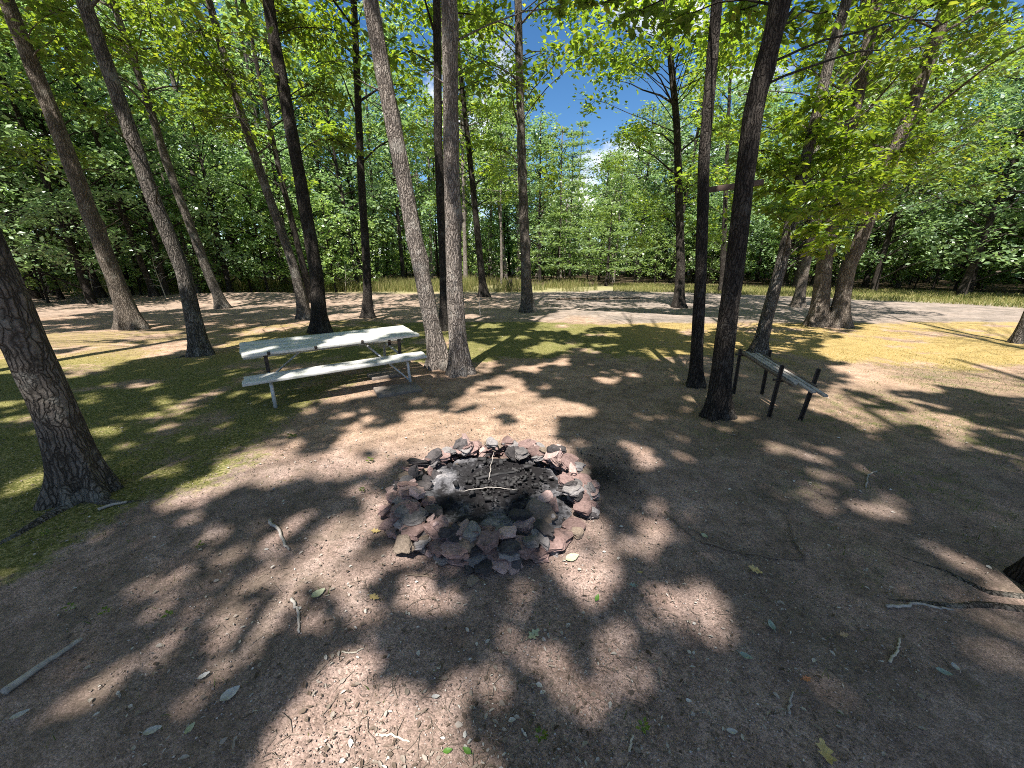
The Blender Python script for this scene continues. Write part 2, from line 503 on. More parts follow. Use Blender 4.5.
# ------------------------------------------------------------------ where the photograph's ground is sunlit (gaps in the canopy)
KX, KY = -SUN_AZ_X / math.tan(SUN_EL), -SUN_AZ_Y / math.tan(SUN_EL)
LIT_POLY = [
    [(240, 800), (262, 735), (290, 700), (320, 672), (345, 655), (372, 640), (381, 650), (384, 675), (394, 695), (405, 688), (415, 677), (428, 690), (430, 720), (440, 738), (500, 768), (500, 800)],
    [(534, 551), (552, 525), (570, 507), (592, 515), (612, 540), (618, 570), (620, 590), (604, 603), (585, 608), (566, 596), (552, 574)],
    [(420, 440), (440, 418), (452, 398), (470, 390), (480, 380), (495, 375), (525, 378), (532, 390), (545, 397), (560, 398), (575, 405), (598, 410), (602, 417), (580, 419), (565, 419), (560, 427), (545, 436), (520, 440)],
    [(200, 475), (215, 460), (240, 449), (270, 447), (295, 440), (300, 448), (325, 455), (335, 450), (340, 440), (360, 435), (375, 428), (395, 425), (405, 412), (420, 408), (442, 408), (440, 440), (425, 442), (400, 452), (385, 465), (360, 475), (335, 480), (310, 478), (285, 482), (262, 491), (250, 486), (230, 488), (215, 497), (203, 503), (185, 512), (165, 512), (145, 505), (165, 490)],
    [(395, 448), (440, 436), (500, 432), (560, 440), (590, 470), (588, 500), (560, 512), (530, 500), (500, 512), (470, 520), (440, 505), (425, 480)],
    [(-60, 342), (60, 333), (115, 329), (185, 333), (192, 345), (170, 353), (130, 360), (80, 372), (40, 372), (-60, 385)],
    [(535, 318), (560, 310), (600, 311), (700, 316), (760, 322), (700, 331), (640, 325), (600, 328), (575, 334), (560, 331), (535, 331)],
    [(815, 347), (850, 332), (880, 318), (930, 300), (1100, 296), (1100, 395), (990, 396), (960, 385), (905, 398), (945, 404), (965, 420), (978, 440), (960, 450), (940, 435), (910, 420), (880, 432), (860, 430), (840, 418), (808, 412), (800, 402), (845, 385), (832, 370)],
    [(430, 368), (432, 345), (450, 330), (478, 345), (475, 372)],
]
LIT_ELL = [  # cx, cy, rx, ry, tilt, strength
    (459, 708, 18, 30, 0, 1), (498, 690, 14, 18, 0, .75), (540, 656, 17, 14, 0, 1), (515, 642, 20, 10, 0, .5), (560, 682, 12, 14, 0, .9), (586, 712, 18, 20, 0, .95),
    (612, 679, 14, 17, 0, 1), (610, 640, 17, 16, 0, 1), (579, 590, 16, 15, 0, 1), (605, 585, 11, 12, 0, .9), (517, 591, 10, 9, 0, .85), (515, 608, 13, 8, 0, .6),
    (492, 603, 8, 8, 0, .55), (462, 604, 9, 6, 0, .5), (649, 625, 12, 11, 0, .85), (680, 606, 15, 12, 0, .9), (714, 632, 13, 15, 0, 1), (716, 610, 12, 12, 0, .9), (702, 592, 12, 12, 0, .8),
    (654, 530, 15, 12, 0, 1), (656, 507, 9, 5, 0, .8), (640, 452, 14, 6, 0, 1), (625, 445, 8, 4, 0, 1), (647, 462, 14, 6, 0, 1), (574, 442, 8, 5, 0, 1), (680, 456, 8, 4, 0, .9),
    (677, 440, 12, 3, 0, .6), (690, 410, 8, 3, 0, .8), (606, 378, 12, 4, 0, 1), (640, 376, 9, 3, 0, 1), (587, 351, 10, 3, 0, .9),
    (190, 521, 20, 6, -12, 1), (215, 530, 10, 5, -25, 1), (350, 490, 14, 6, 0, 1), (372, 505, 13, 11, 0, 1), (300, 522, 14, 7, -15, 1), (270, 541, 12, 7, -20, 1), (335, 526, 12, 5, -15, 1),
    (340, 537, 15, 6, -10, 1), (326, 553, 10, 7, -15, 1), (292, 566, 7, 7, 0, .9), (296, 583, 9, 6, 0, .9), (322, 580, 19, 8, -15, .95), (345, 585, 15, 9, 0, .9), (362, 525, 13, 11, 0, 1),
    (380, 520, 10, 12, 0, .9), (360, 552, 8, 8, 0, .7), (385, 560, 13, 12, 0, .55), (418, 570, 11, 7, 0, .5), (345, 599, 15, 14, 0, 1), (417, 595, 14, 13, 0, 1), (282, 604, 8, 7, 0, .8),
    (280, 624, 7, 9, 20, .9), (263, 638, 14, 8, -30, 1), (227, 653, 14, 9, -30, 1), (310, 622, 6, 5, 0, .7), (370, 615, 14, 10, 0, .5), (42, 630, 13, 7, -15, 1), (17, 660, 13, 7, -20, 1),
    (63, 665, 12, 5, -20, .8), (132, 592, 7, 10, 40, .7), (155, 566, 7, 4, 0, .8), (85, 660, 9, 9, 0, .6), (88, 688, 34, 11, -25, 1), (50, 708, 22, 9, -20, 1), (199, 728, 6, 11, 0, .7),
    (112, 527, 8, 3, 0, .8), (38, 478, 24, 5, -18, 1), (15, 488, 22, 5, -15, 1), (15, 402, 30, 4, -8, 1), (20, 420, 25, 5, -8, 1), (105, 383, 13, 4, -8, 1), (135, 386, 10, 3, 0, 1),
    (150, 390, 8, 2, 0, 1), (150, 416, 10, 3, 0, 1), (105, 431, 14, 5, -12, 1), (160, 428, 14, 3, -12, 1), (120, 447, 12, 4, -8, .9), (228, 425, 14, 4, -8, 1), (168, 472, 14, 5, -10, 1),
    (245, 371, 9, 2, 0, 1), (245, 342, 30, 4, -10, .8), (280, 328, 50, 4, -8, .8), (350, 316, 40, 4, -5, .8), (545, 350, 18, 4, -5, 1), (560, 362, 15, 5, -5, 1), (480, 350, 15, 4, -5, 1), (475, 362, 9, 3, 0, 1),
    (530, 366, 20, 4, -8, 1), (545, 345, 10, 3, 0, 1), (510, 338, 14, 3, -5, .9), (490, 327, 16, 3, -5, .9), (610, 345, 16, 2, 0, .7), (470, 317, 20, 3, 0, .9),
    (800, 494, 8, 4, 0, .9), (880, 508, 17, 6, 20, 1), (815, 505, 8, 4, 0, .6), (955, 556, 24, 5, 25, .9), (820, 547, 10, 5, 0, .6), (905, 578, 13, 5, 20, .7), (640, 610, 8, 6, 0, .5),
    (310, 412, 14, 3, -5, .9), (330, 402, 12, 3, -5, .9), (275, 420, 12, 3, 0, .9), (750, 325, 20, 3, 0, .7), (770, 402, 16, 4, 0, .6), (800, 390, 14, 3, 0, .7),
    (320, 348, 50, 3, -8, .8), (390, 334, 24, 3, -8, .9), (300, 372, 12, 2, -8, .9), (345, 366, 24, 2, -8, .9), (405, 352, 14, 2, -8, .9),
]
DARK_ELL = [(333, 703, 8, 18, 40, 1), (438, 732, 8, 10, 0, 1), (493, 391, 12, 3, -15, 1), (468, 409, 16, 4, -8, 1), (506, 419, 16, 5, 15, 1), (310, 450, 18, 5, -5, 1), (360, 455, 8, 3, 0, 1),
            (587, 549, 6, 8, 0, 1), (855, 396, 16, 4, 10, 1), (885, 407, 18, 4, 12, 1), (917, 393, 22, 3, 5, 1), (1000, 404, 24, 4, 0, 1), (945, 409, 26, 3, 8, 1), (800, 352, 22, 3, 0, 1), (822, 362, 18, 3, 0, 1), (830, 374, 18, 3, 0, 1),
            (60, 352, 40, 2, -8, 1), (130, 343, 25, 2, 5, 1), (910, 312, 40, 3, 3, 1), (460, 508, 20, 8, 0, 1), (446, 474, 6, 7, 0, .8)]


def in_poly(px, py, poly):
    r = np.zeros(len(px), bool)
    n_ = len(poly); j = n_ - 1
    for i in range(n_):
        xi, yi = poly[i]; xj, yj = poly[j]
        cnd = ((yi > py) != (yj > py)) & (px < (xj - xi) * (py - yi) / (yj - yi + 1e-9) + xi)
        r ^= cnd; j = i
    return r


def in_ell(px, py, e):
    cx, cy, rx, ry, a, s = e
    a = math.radians(a); dx, dy = px - cx, py - cy
    X = dx * math.cos(a) + dy * math.sin(a); Y = -dx * math.sin(a) + dy * math.cos(a)
    return (X / rx) ** 2 + (Y / ry) ** 2 < 1


TABLE_LIT = [(.74, (255, 346, 13, 2, -8, 1)), (.74, (272, 353, 9, 4, 0, 1)), (.74, (303, 352, 18, 3, -8, 1)), (.74, (345, 340, 22, 4, -8, 1)), (.74, (330, 349, 18, 2, -8, 1)), (.74, (372, 334, 26, 4, -8, 1)), (.74, (398, 329, 10, 3, 0, 1)), (.74, (260, 359, 10, 2, 0, 1)),
             (.455, (285, 373, 10, 2, -8, 1)), (.455, (322, 370, 20, 3, -8, 1)), (.455, (350, 366, 20, 3, -8, 1)), (.455, (392, 358, 16, 3, -8, 1)), (.455, (417, 354, 10, 3, 0, 1))]
SUN_TARGETS = []          # (x, y, z, radius): foliage and trunks the photo shows in direct sun


def lit_at(P):
    G = np.stack([P[:, 0] + KX * P[:, 2], P[:, 1] + KY * P[:, 2], np.zeros(len(P))], 1)
    gx_, gy_ = G[:, 0].copy(), G[:, 1].copy()
    amp = np.clip(.06 * gy_ - .08, .03, .45)
    G[:, 0] += amp * (fbm(gx_ * 2.6, gy_ * 2.6, 201, 3) - .5) * 2
    G[:, 1] += amp * (fbm(gx_ * 2.6, gy_ * 2.6, 231, 3) - .5) * 2
    px, py = project(G)
    lit = np.where((gy_ > 3.2) & (vnoise(gx_ * 2.3, gy_ * 2.3, 261) > .86), .8, 0.)
    idx = np.nonzero((px > -80) & (px < 1110) & (py > 290) & (py < 810))[0]
    if len(idx) == 0: return lit
    qx, qy = px[idx], py[idx]
    ll = lit[idx].copy()
    for p in LIT_POLY: ll[in_poly(qx, qy, p)] = 1
    for e in DARK_ELL: ll[in_ell(qx, qy, e)] = 0
    for e in LIT_ELL:
        k_ = .95 if e[1] > 430 else .9
        m_ = in_ell(qx, qy, (e[0], e[1], e[2] * k_, e[3] * k_, e[4], 1)); ll[m_] = np.maximum(ll[m_], min(1, e[5] + .2))
    for zt in (.74, .455):
        G2 = G[idx] + np.stack([-KX * zt * np.ones(len(idx)), -KY * zt * np.ones(len(idx)), zt * np.ones(len(idx))], 1)
        ux, uy = project(G2)
        for z_, e in TABLE_LIT:
            if z_ == zt: ll[in_ell(ux, uy, e)] = 1
    lit[idx] = ll
    return lit


def keep_leaf(P, rng, A=None, L=None, targets=False):
    """True where a leaf at P may hang: a gap is left wherever its shadow would fall on a patch the photo shows sunlit."""
    lit = lit_at(P)
    if A is not None:
        S = np.stack([-A[:, 1], A[:, 0], np.zeros(len(A))], 1)
        for o_ in (A * (L * .16)[:, None], -A * (L * .16)[:, None], S * (L * .08)[:, None], -S * (L * .08)[:, None]):
            lit = np.maximum(lit, lit_at(P + o_) * .95)
    keep = rng.random(len(P)) >= lit
    if targets and SUN_TARGETS:
        Tg = np.array(SUN_TARGETS)
        dz = P[:, None, 2] - Tg[None, :, 2]
        ex = P[:, None, 0] + KX * dz - Tg[None, :, 0]; ey = P[:, None, 1] + KY * dz - Tg[None, :, 1]
        hit = ((dz > .3) & (ex * ex + ey * ey < Tg[None, :, 3] ** 2)).any(1)
        keep &= ~(hit & (rng.random(len(P)) < .9))
    return keep


# ------------------------------------------------------------------ leaves, twigs, trees
def leaf_geo(mb, P, A, N, L, W, simple=False):
    """P base, A axis, N normal (unit), L length, W width"""
    S = np.cross(N, A); S /= np.linalg.norm(S, axis=1)[:, None] + 1e-9
    L = L[:, None]; W = W[:, None]
    n_ = len(P)
    if simple:
        V = np.stack([P, P + A * L * .5 + S * W * .5 + N * W * .12, P + A * L, P + A * L * .5 - S * W * .5 + N * W * .12], 1)
        b = np.arange(n_)[:, None] * 4
        mb.add(V.reshape(-1, 3), b + np.array([[0, 1, 2, 3]]))
    else:
        up = N * W * .16
        V = np.stack([P, P + A * L * .33 + S * W * .5 + up, P + A * L * .72 + S * W * .36 + up * .8, P + A * L - N * L * .08,
                      P + A * L * .72 - S * W * .36 + up * .8, P + A * L * .33 - S * W * .5 + up], 1)
        b = np.arange(n_)[:, None] * 6
        mb.add(V.reshape(-1, 3), b + np.array([[0, 1, 2, 3]]), b + np.array([[0, 3, 4, 5]]))


def clump(rng, mb, tw, c, R, n, size, flat=.45, simple=False, filt=None, aspect=.55, twig_r=.006, tiltn=.45):
    c = np.asarray(c, float)
    m = max(4, n // 13)
    if n > 125 and simple: tw = None
    az = rng.random(m) * 2 * np.pi; el = rng.normal(0, .35, m)
    D = np.stack([np.cos(az) * np.cos(el), np.sin(az) * np.cos(el), np.sin(el) * flat * 2], 1)
    ln = R * rng.uniform(.55, 1.08, m)
    k = rng.integers(0, m, n); t = np.sqrt(rng.uniform(.04, 1, n))
    P = c + D[k] * (ln[k] * t)[:, None] + rng.normal(0, 1, (n, 3)) * np.array([.15, .15, .15 * flat * 1.6]) * R
    P[:, 2] -= .18 * R * t ** 2
    ra = rng.random(n) * 2 * np.pi
    A = D[k] * .5 + np.stack([np.cos(ra), np.sin(ra), rng.uniform(-.75, .05, n)], 1)
    A /= np.linalg.norm(A, axis=1)[:, None]
    L = size * rng.uniform(.65, 1.25, n)
    if filt is not None:
        ok = filt(P, rng, A, L); P, A, L = P[ok], A[ok], L[ok]
    n = len(P)
    if n:
        N = np.stack([rng.normal(0, tiltn, n), rng.normal(0, tiltn, n), np.ones(n)], 1)
        N -= A * np.sum(N * A, 1)[:, None]; N /= np.linalg.norm(N, axis=1)[:, None] + 1e-9
        leaf_geo(mb, P - A * (L * .4)[:, None], A, N, L, L * aspect * rng.uniform(.8, 1.2, n), simple)
    if tw is not None:
        for q in range(m):
            e = c + D[q] * ln[q] * .95; e[2] -= .18 * R
            tw.tube([c, (c + e) / 2 + [0, 0, .03 * R], e], [twig_r, twig_r * .7, twig_r * .35], 3, False)


def limb(tw, a, b, r0, r1, rng, seg=5):
    a, b = np.asarray(a, float), np.asarray(b, float)
    L = np.linalg.norm(b - a); k = max(4, int(L / .5))
    t = np.linspace(0, 1, k)[:, None]
    mid = (a + b) / 2 + np.array([0, 0, .10 * L]) + rng.normal(0, .05 * L, 3)
    P = (1 - t) ** 2 * a + 2 * t * (1 - t) * mid + t ** 2 * b
    P[1:-1] += rng.normal(0, .012 * L, (k - 2, 3))
    tw.tube(P, np.linspace(r0, r1, k), seg, False)


def trunk_mesh(path, r0, H, seg=20, rings=60, flare=.55, rough=.07, seed=0, root_lobes=5):
    """tapered trunk following a path of points (local), with root flare and bark ridges"""
    path = np.asarray(path, float)
    z = path[:, 2]
    zz = H * (np.linspace(0, 1, rings) ** 1.35)
    X = np.interp(zz, z, path[:, 0]); Y = np.interp(zz, z, path[:, 1])
    ker = np.array([1, 2, 3, 2, 1]) / 9.
    Xp = np.convolve(np.pad(X, 2, 'edge'), ker, 'valid'); Yp = np.convolve(np.pad(Y, 2, 'edge'), ker, 'valid')
    Xp[0], Yp[0] = X[0], Y[0]
    ph = (seed * 1.7) % 6.28
    a = np.arange(seg) / seg * 2 * np.pi
    kr = np.random.default_rng(seed + 500)
    knots = [(kr.random() * 6.283, kr.uniform(.5, 6.5), kr.uniform(.08, .28)) for _ in range(7)] if seg > 12 else []
    V = []
    for i in range(rings):
        s = zz[i] / H
        r = r0 * (1 - .72 * s ** .9) * (1 + .10 * math.exp(-zz[i] / 1.2))
        fl = math.exp(-zz[i] / (1.7 * r0 + .05))
        rr = r * (1 + flare * fl * (.6 + .55 * np.cos(root_lobes * a + ph) * np.cos(2 * a + ph * .7)))
        for ka, kz, ks in knots:
            da = (a - ka + np.pi) % (2 * np.pi) - np.pi
            rr = rr * (1 + ks * np.exp(-(da / .30) ** 2 - ((zz[i] - kz) / (.09 + .3 * r0)) ** 2))
        if rough:
            nn = np.array([mnoise.noise(Vector((math.cos(q) * 3.2 + seed, math.sin(q) * 3.2, zz[i] * 1.4))) + .6 * mnoise.noise(Vector((math.cos(q) * 7, math.sin(q) * 7 + seed, zz[i] * 3.5))) for q in a])
            rr = rr * (1 + rough * nn)
        V.append(np.stack([Xp[i] + np.cos(a) * rr, Yp[i] + np.sin(a) * rr, np.full(seg, zz[i] - (.15 if i == 0 else 0))], 1))
    V = np.concatenate(V)
    i = np.arange(rings - 1)[:, None] * seg; j = np.arange(seg)[None]; j2 = (j + 1) % seg
    q = np.stack([i + j, i + j2, i + seg + j2, i + seg + j], -1).reshape(-1, 4)
    mb = MB(); mb.add(V, q, ((rings - 1) * seg + np.arange(seg))[None])
    cx = lambda h: np.array([np.interp(h, zz, Xp), np.interp(h, zz, Yp), h])
    return mb, cx


def px_path(base_px, pts, H):
    """3D path of a trunk: base on the ground, the other photo points in the upright plane facing the viewer; extended to height H"""
    B = on_ground(*base_px)
    nrm = np.array([B[0], B[1]]); nrm /= np.linalg.norm(nrm)
    out = [B * 0]
    for p in pts:
        d = ray(*p)
        t = (B[0] * nrm[0] + B[1] * nrm[1]) / (d[0] * nrm[0] + d[1] * nrm[1])
        q = np.array([d[0] * t, d[1] * t, CAM_H + d[2] * t]) - B
        if q[2] > out[-1][2] + .1: out.append(q)
    a, b = out[-2] if len(out) > 2 else out[0], out[-1]
    a = out[0] if len(out) < 3 else out[-3] if len(out) > 3 else out[-2]
    sl = (b - a) / (b[2] - a[2])
    if b[2] < H:
        kk = H - b[2]
        out.append(b + np.array([sl[0] * kk * .55, sl[1] * kk * .55, kk]))
    return B, np.array(out)


class Tree:
    all = []

    def __init__(s, name, base, pts, w, H, label, mat, hb=5, group=None, base_xy=None, seg=20, rings=60, leafmat=None, lean=(0, 0), cat='tree', flare=1.05, w_at=None):
        s.rng = np.random.default_rng(len(Tree.all) * 7 + 3)
        if base_xy is None:
            s.B, path = px_path(base, pts, H)
            d = s.B - np.array([0, 0, CAM_H]); depth = d[1] * cp - d[2] * sp
            s.r0 = w / 2 * depth / FPX / math.sqrt(1 + (d[0] / depth) ** 2) / 1.28
        else:
            s.B = np.array([*base_xy, 0.]); s.r0 = w
            path = np.array([[0, 0, 0], [lean[0] * .5, lean[1] * .5, H * .5], [lean[0], lean[1], H]])
        s.B[2] = float(gz(s.B[0], s.B[1]))
        s.root = empty(name, s.B, label, cat, group)
        s.mat = mat; s.leafmat = leafmat or LEAF_OAK
        mb, s.cx = trunk_mesh(path, s.r0, H, seg, rings, flare, .10, len(Tree.all) + 1)
        mb.build('trunk', mat, s.root, True)
        s.H, s.hb = H, hb
        s.cr, s.tw = MB(), MB()
        Tree.all.append(s)

    def add_clump(s, W, R, n, size, attach=None, flat=.45, simple=False, lr=None, filt=True, start=None, targets=False):
        L = np.asarray(W, float) - s.B
        h = attach if attach is not None else max(1.5, min(s.H * .95, L[2] - .35 * np.hypot(L[0], L[1]) - .2))
        a = s.cx(min(h, s.H * .97)) if start is None else np.asarray(start, float) - s.B
        ln = np.linalg.norm(L - a)
        limb(s.tw, a, L, lr or min(.012 + .011 * ln, s.r0 * .5), .007, s.rng)
        f = (lambda P, r, A, L: keep_leaf(P + s.B, r, A, L, targets)) if filt else None
        clump(s.rng, s.cr, s.tw, L, R, n, size, flat, simple, f)

    def crown(s, n, R, leaves, size, spread, top=1.0, simple=False, zmin=None, filt=True):
        rng = s.rng
        z0 = zmin if zmin is not None else s.hb
        for k in range(n):
            u = (k + rng.random()) / n
            z = z0 + (s.H * top - z0) * u
            prof = math.sin(math.pi * min(1, .18 + .82 * u)) ** .7
            rad = spread * prof * math.sqrt(rng.random()) + .2
            a = k * 2.39996 + rng.normal(0, .3)
            c_ = s.cx(min(z, s.H * .98))
            s.add_clump(s.B + c_ + np.array([math.cos(a) * rad, math.sin(a) * rad, 0]), R * rng.uniform(.75, 1.2), int(leaves * rng.uniform(.8, 1.2)), size, None, .45, simple, None, filt, None, True)

    def finish(s):
        s.tw.build('branches', s.mat, s.root, True)
        s.cr.build('crown', s.leafmat, s.root, False)


def T(*a, **k): return Tree(*a, **k)


# --- trees of the photograph
t_near = T('oak_tree', (86, 492), [(60, 420), (24, 340), (-24, 232), (-70, 130)], 55, 16, 'thick rough grey oak trunk leaning out at the left edge beside the moss', BARK, hb=8, seg=56, rings=150)
t_dbl = empty('double_oak_tree', (0, 0, 0), 'twin trunk oak in full sun at the right end of the picnic table', 'tree')
t1 = T('oak_tree', (134, 328), [(105, 253), (53, 116), (10, 10)], 25, 17, 'brown oak with flared sunlit base, farthest left of the trees on the bare bank', BARK_TAN, hb=6, seg=32, rings=110)
t1b = T('oak_tree', (103, 300), [(84, 256), (60, 169), (32, 105), (0, 39)], 11, 15, 'dark slim oak just behind the brown oak with the flared base', BARK_DARK, hb=4.0, leafmat=LEAF_BLUE)
t2 = T('oak_tree', (201, 354), [(183, 270), (151, 193), (121, 105), (83, 0)], 21, 17, 'dark oak with a spreading mossy foot left of the picnic table', BARK, hb=6, seg=32, rings=110)
t3 = T('oak_tree', (224, 308), [(207, 270), (169, 169), (141, 81), (112, 0)], 13, 17, 'brown leaning oak on the bank behind the pale dead trunk', BARK, hb=6.5)
t3b = T('oak_tree', (214, 284), [(203, 240), (183, 183), (155, 88), (130, 0)], 9, 17, 'slim grey oak furthest back in the leaning cluster at left', BARK_PALE, hb=7)
t4 = T('dead_tree', (199, 294), [(192, 270), (175, 215), (158, 162)], 8, 7, 'bleached bare dead trunk among the leaning oaks at left', BARK_PALE, hb=30, cat='dead tree')
t5 = T('oak_tree', (156, 300), [(134, 246), (100, 150), (80, 90)], 9, 13, 'almost black oak in deep shade between the two brown oaks at left', BARK_DARK, hb=3.5, leafmat=LEAF_BLUE)
t5b = T('oak_tree', (62, 300), [(44, 256), (30, 215)], 7, 12, 'thin dark oak nearest the left edge in front of the meadow', BARK_DARK, hb=3.2, leafmat=LEAF_BLUE)
t7 = T('oak_tree', (321, 333), [(316, 270), (292, 134), (274, 39), (268, 0)], 18, 16, 'dark oak with a sunlit left edge rising behind the tabletop', BARK_DARK, hb=5, seg=28, rings=90, leafmat=LEAF_YEL)
t8 = T('oak_tree', (306, 319), [(295, 270), (253, 151), (225, 60)], 13, 14, 'grey slanted oak left of the dark oak behind the table', BARK, hb=5, leafmat=LEAF_YEL)
t9 = T('oak_tree', (312, 303), [(302, 262), (278, 165), (262, 90)], 9, 14, 'thin black oak half hidden behind the oak at the table', BARK_DARK, hb=5)
t10 = T('oak_tree', (368, 318), [(367, 270), (361, 176), (354, 0)], 11, 17, 'straight slim oak on the moss just behind the table right half', BARK_DARK, hb=5.5, seg=24, rings=80)
t14 = T('oak_tree', (484, 299), [(481, 270), (472, 180), (463, 98), (455, 20)], 9, 16, 'slim dark oak at the far edge of the moss, right of the twin trunks', BARK_DARK, hb=4.5)
t15 = T('oak_tree', (527, 311), [(526, 270), (521, 140), (518, 0)], 13, 17, 'straight lone oak standing in the sun at the centre of the clearing', BARK, hb=4.6, seg=28, rings=90)
t16 = T('oak_tree', (678, 307), [(681, 270), (677, 123), (665, 0)], 12, 17, 'dark straight leafy oak at the shaded gravel edge, left of the near dark pair', BARK_DARK, hb=3.2, seg=24, leafmat=LEAF_OAK)
t17 = T('oak_tree', (695, 386), [(701, 270), (704, 158), (717, 0)], 15, 17, 'slimmer furrowed trunk of the two dark oaks beside the slat rack', BARK_DARK, hb=8, seg=44, rings=120)
t18 = T('oak_tree', (716, 416), [(734, 270), (754, 105), (782, 0)], 24, 17, 'thicker blackish leaning trunk in front, beside the slat rack', BARK_DARK, hb=8, seg=48, rings=140)
t19 = T('oak_tree', (722, 292), [(729, 105), (734, 0)], 8, 15, 'faint slim oak seen between the two dark trunks, far back', BARK_DARK, hb=5)
t20 = T('oak_tree', (757, 354), [(780, 270), (798, 190), (815, 123), (829, 60), (847, 0)], 16, 14, 'leaning oak with low bright leaves rising behind the slat rack', BARK, hb=3, seg=32, rings=100, leafmat=LEAF_YEL)
t21 = empty('double_oak_tree', (0, 0, 0), 'broad tan twin trunk oak at the edge of the golden moss', 'tree')
t22 = T('oak_tree', (797, 307), [(808, 253), (822, 190)], 13, 16, 'brown oak standing directly behind the broad twin trunk oak', BARK_TAN, hb=4)
t23 = T('oak_tree', (782, 287), [(788, 260), (800, 200)], 9, 15, 'small grey oak deep in the shade behind the leaning leafy oak', BARK_DARK, hb=4)
t24 = T('oak_tree', (1015, 343), [(1027, 316), (1055, 250), (1098, 150)], 13, 15, 'sunlit grey trunk cut off by the right edge at the clearing', BARK, hb=7, seg=24)
t26 = T('oak_tree', (1084, 606), [(1116, 500), (1156, 400), (1206, 250)], 112, 15, 'big shaded trunk foot with long surface roots at the lower right corner', BARK_DARK, hb=9, seg=48, rings=110, flare=.9)

# the two twin trunked oaks: one thing with two trunk parts each
ta = T('oak_tree', (441, 367), [(421, 270), (407, 197), (386, 88), (370, 0)], 20, 17, 'x', BARK_PALE, hb=8, seg=44, rings=120)
tb = T('oak_tree', (459, 373), [(454, 270), (451, 140), (449, 0)], 20, 18, 'x', BARK_PALE, hb=8, seg=44, rings=120)
tc_ = T('oak_tree', (445, 330), [(444, 270), (438, 140), (437, 0)], 12, 17, 'black straight oak standing right behind the twin trunk oak', BARK_DARK, hb=6, seg=28)
td = T('oak_tree', (817, 326), [(826, 253), (836, 200), (850, 130)], 22, 15, 'x', BARK_TAN, hb=5, seg=36, rings=100)
te = T('oak_tree', (837, 327), [(847, 270), (875, 204), (910, 112), (931, 53), (945, 10)], 21, 17, 'x', BARK_TAN, hb=4.5, seg=36, rings=100)


def merge_twin(root, a, b):
    root.location = a.B
    for q in (a, b):
        off = q.B - a.B
        for ch in list(q.root.children):
            ch.parent = root; ch.location = off
        bpy.data.objects.remove(q.root)
        q.root = root; q.off = off


merge_twin(t_dbl, ta, tb)
merge_twin(t21, td, te)

# --- trees out of frame, right beside and behind the viewer: their crowns shade the foreground
OUT = [((-5.4, -3.4), 'oak just behind the viewer whose crown shades the fire ring'), ((2.2, -3.4), 'oak behind the viewer to the right shading the bare soil'),
       ((6.2, -1.2), 'oak beyond the right edge shading the thin grass'), ((-6.8, -.6), 'oak beyond the left edge shading the moss'),
       ((-.5, -7.0), 'tall oak well behind the viewer over the foreground'), ((9.5, 2.5), 'oak beyond the right edge near the clearing'), ((-9.5, 4.5), 'oak beyond the left edge near the mossy bank')]
t_out = [T('oak_tree', None, None, .19, 17, lb, BARK, hb=8, base_xy=xy, lean=(.3, -.2), rings=40, seg=14) for xy, lb in OUT]

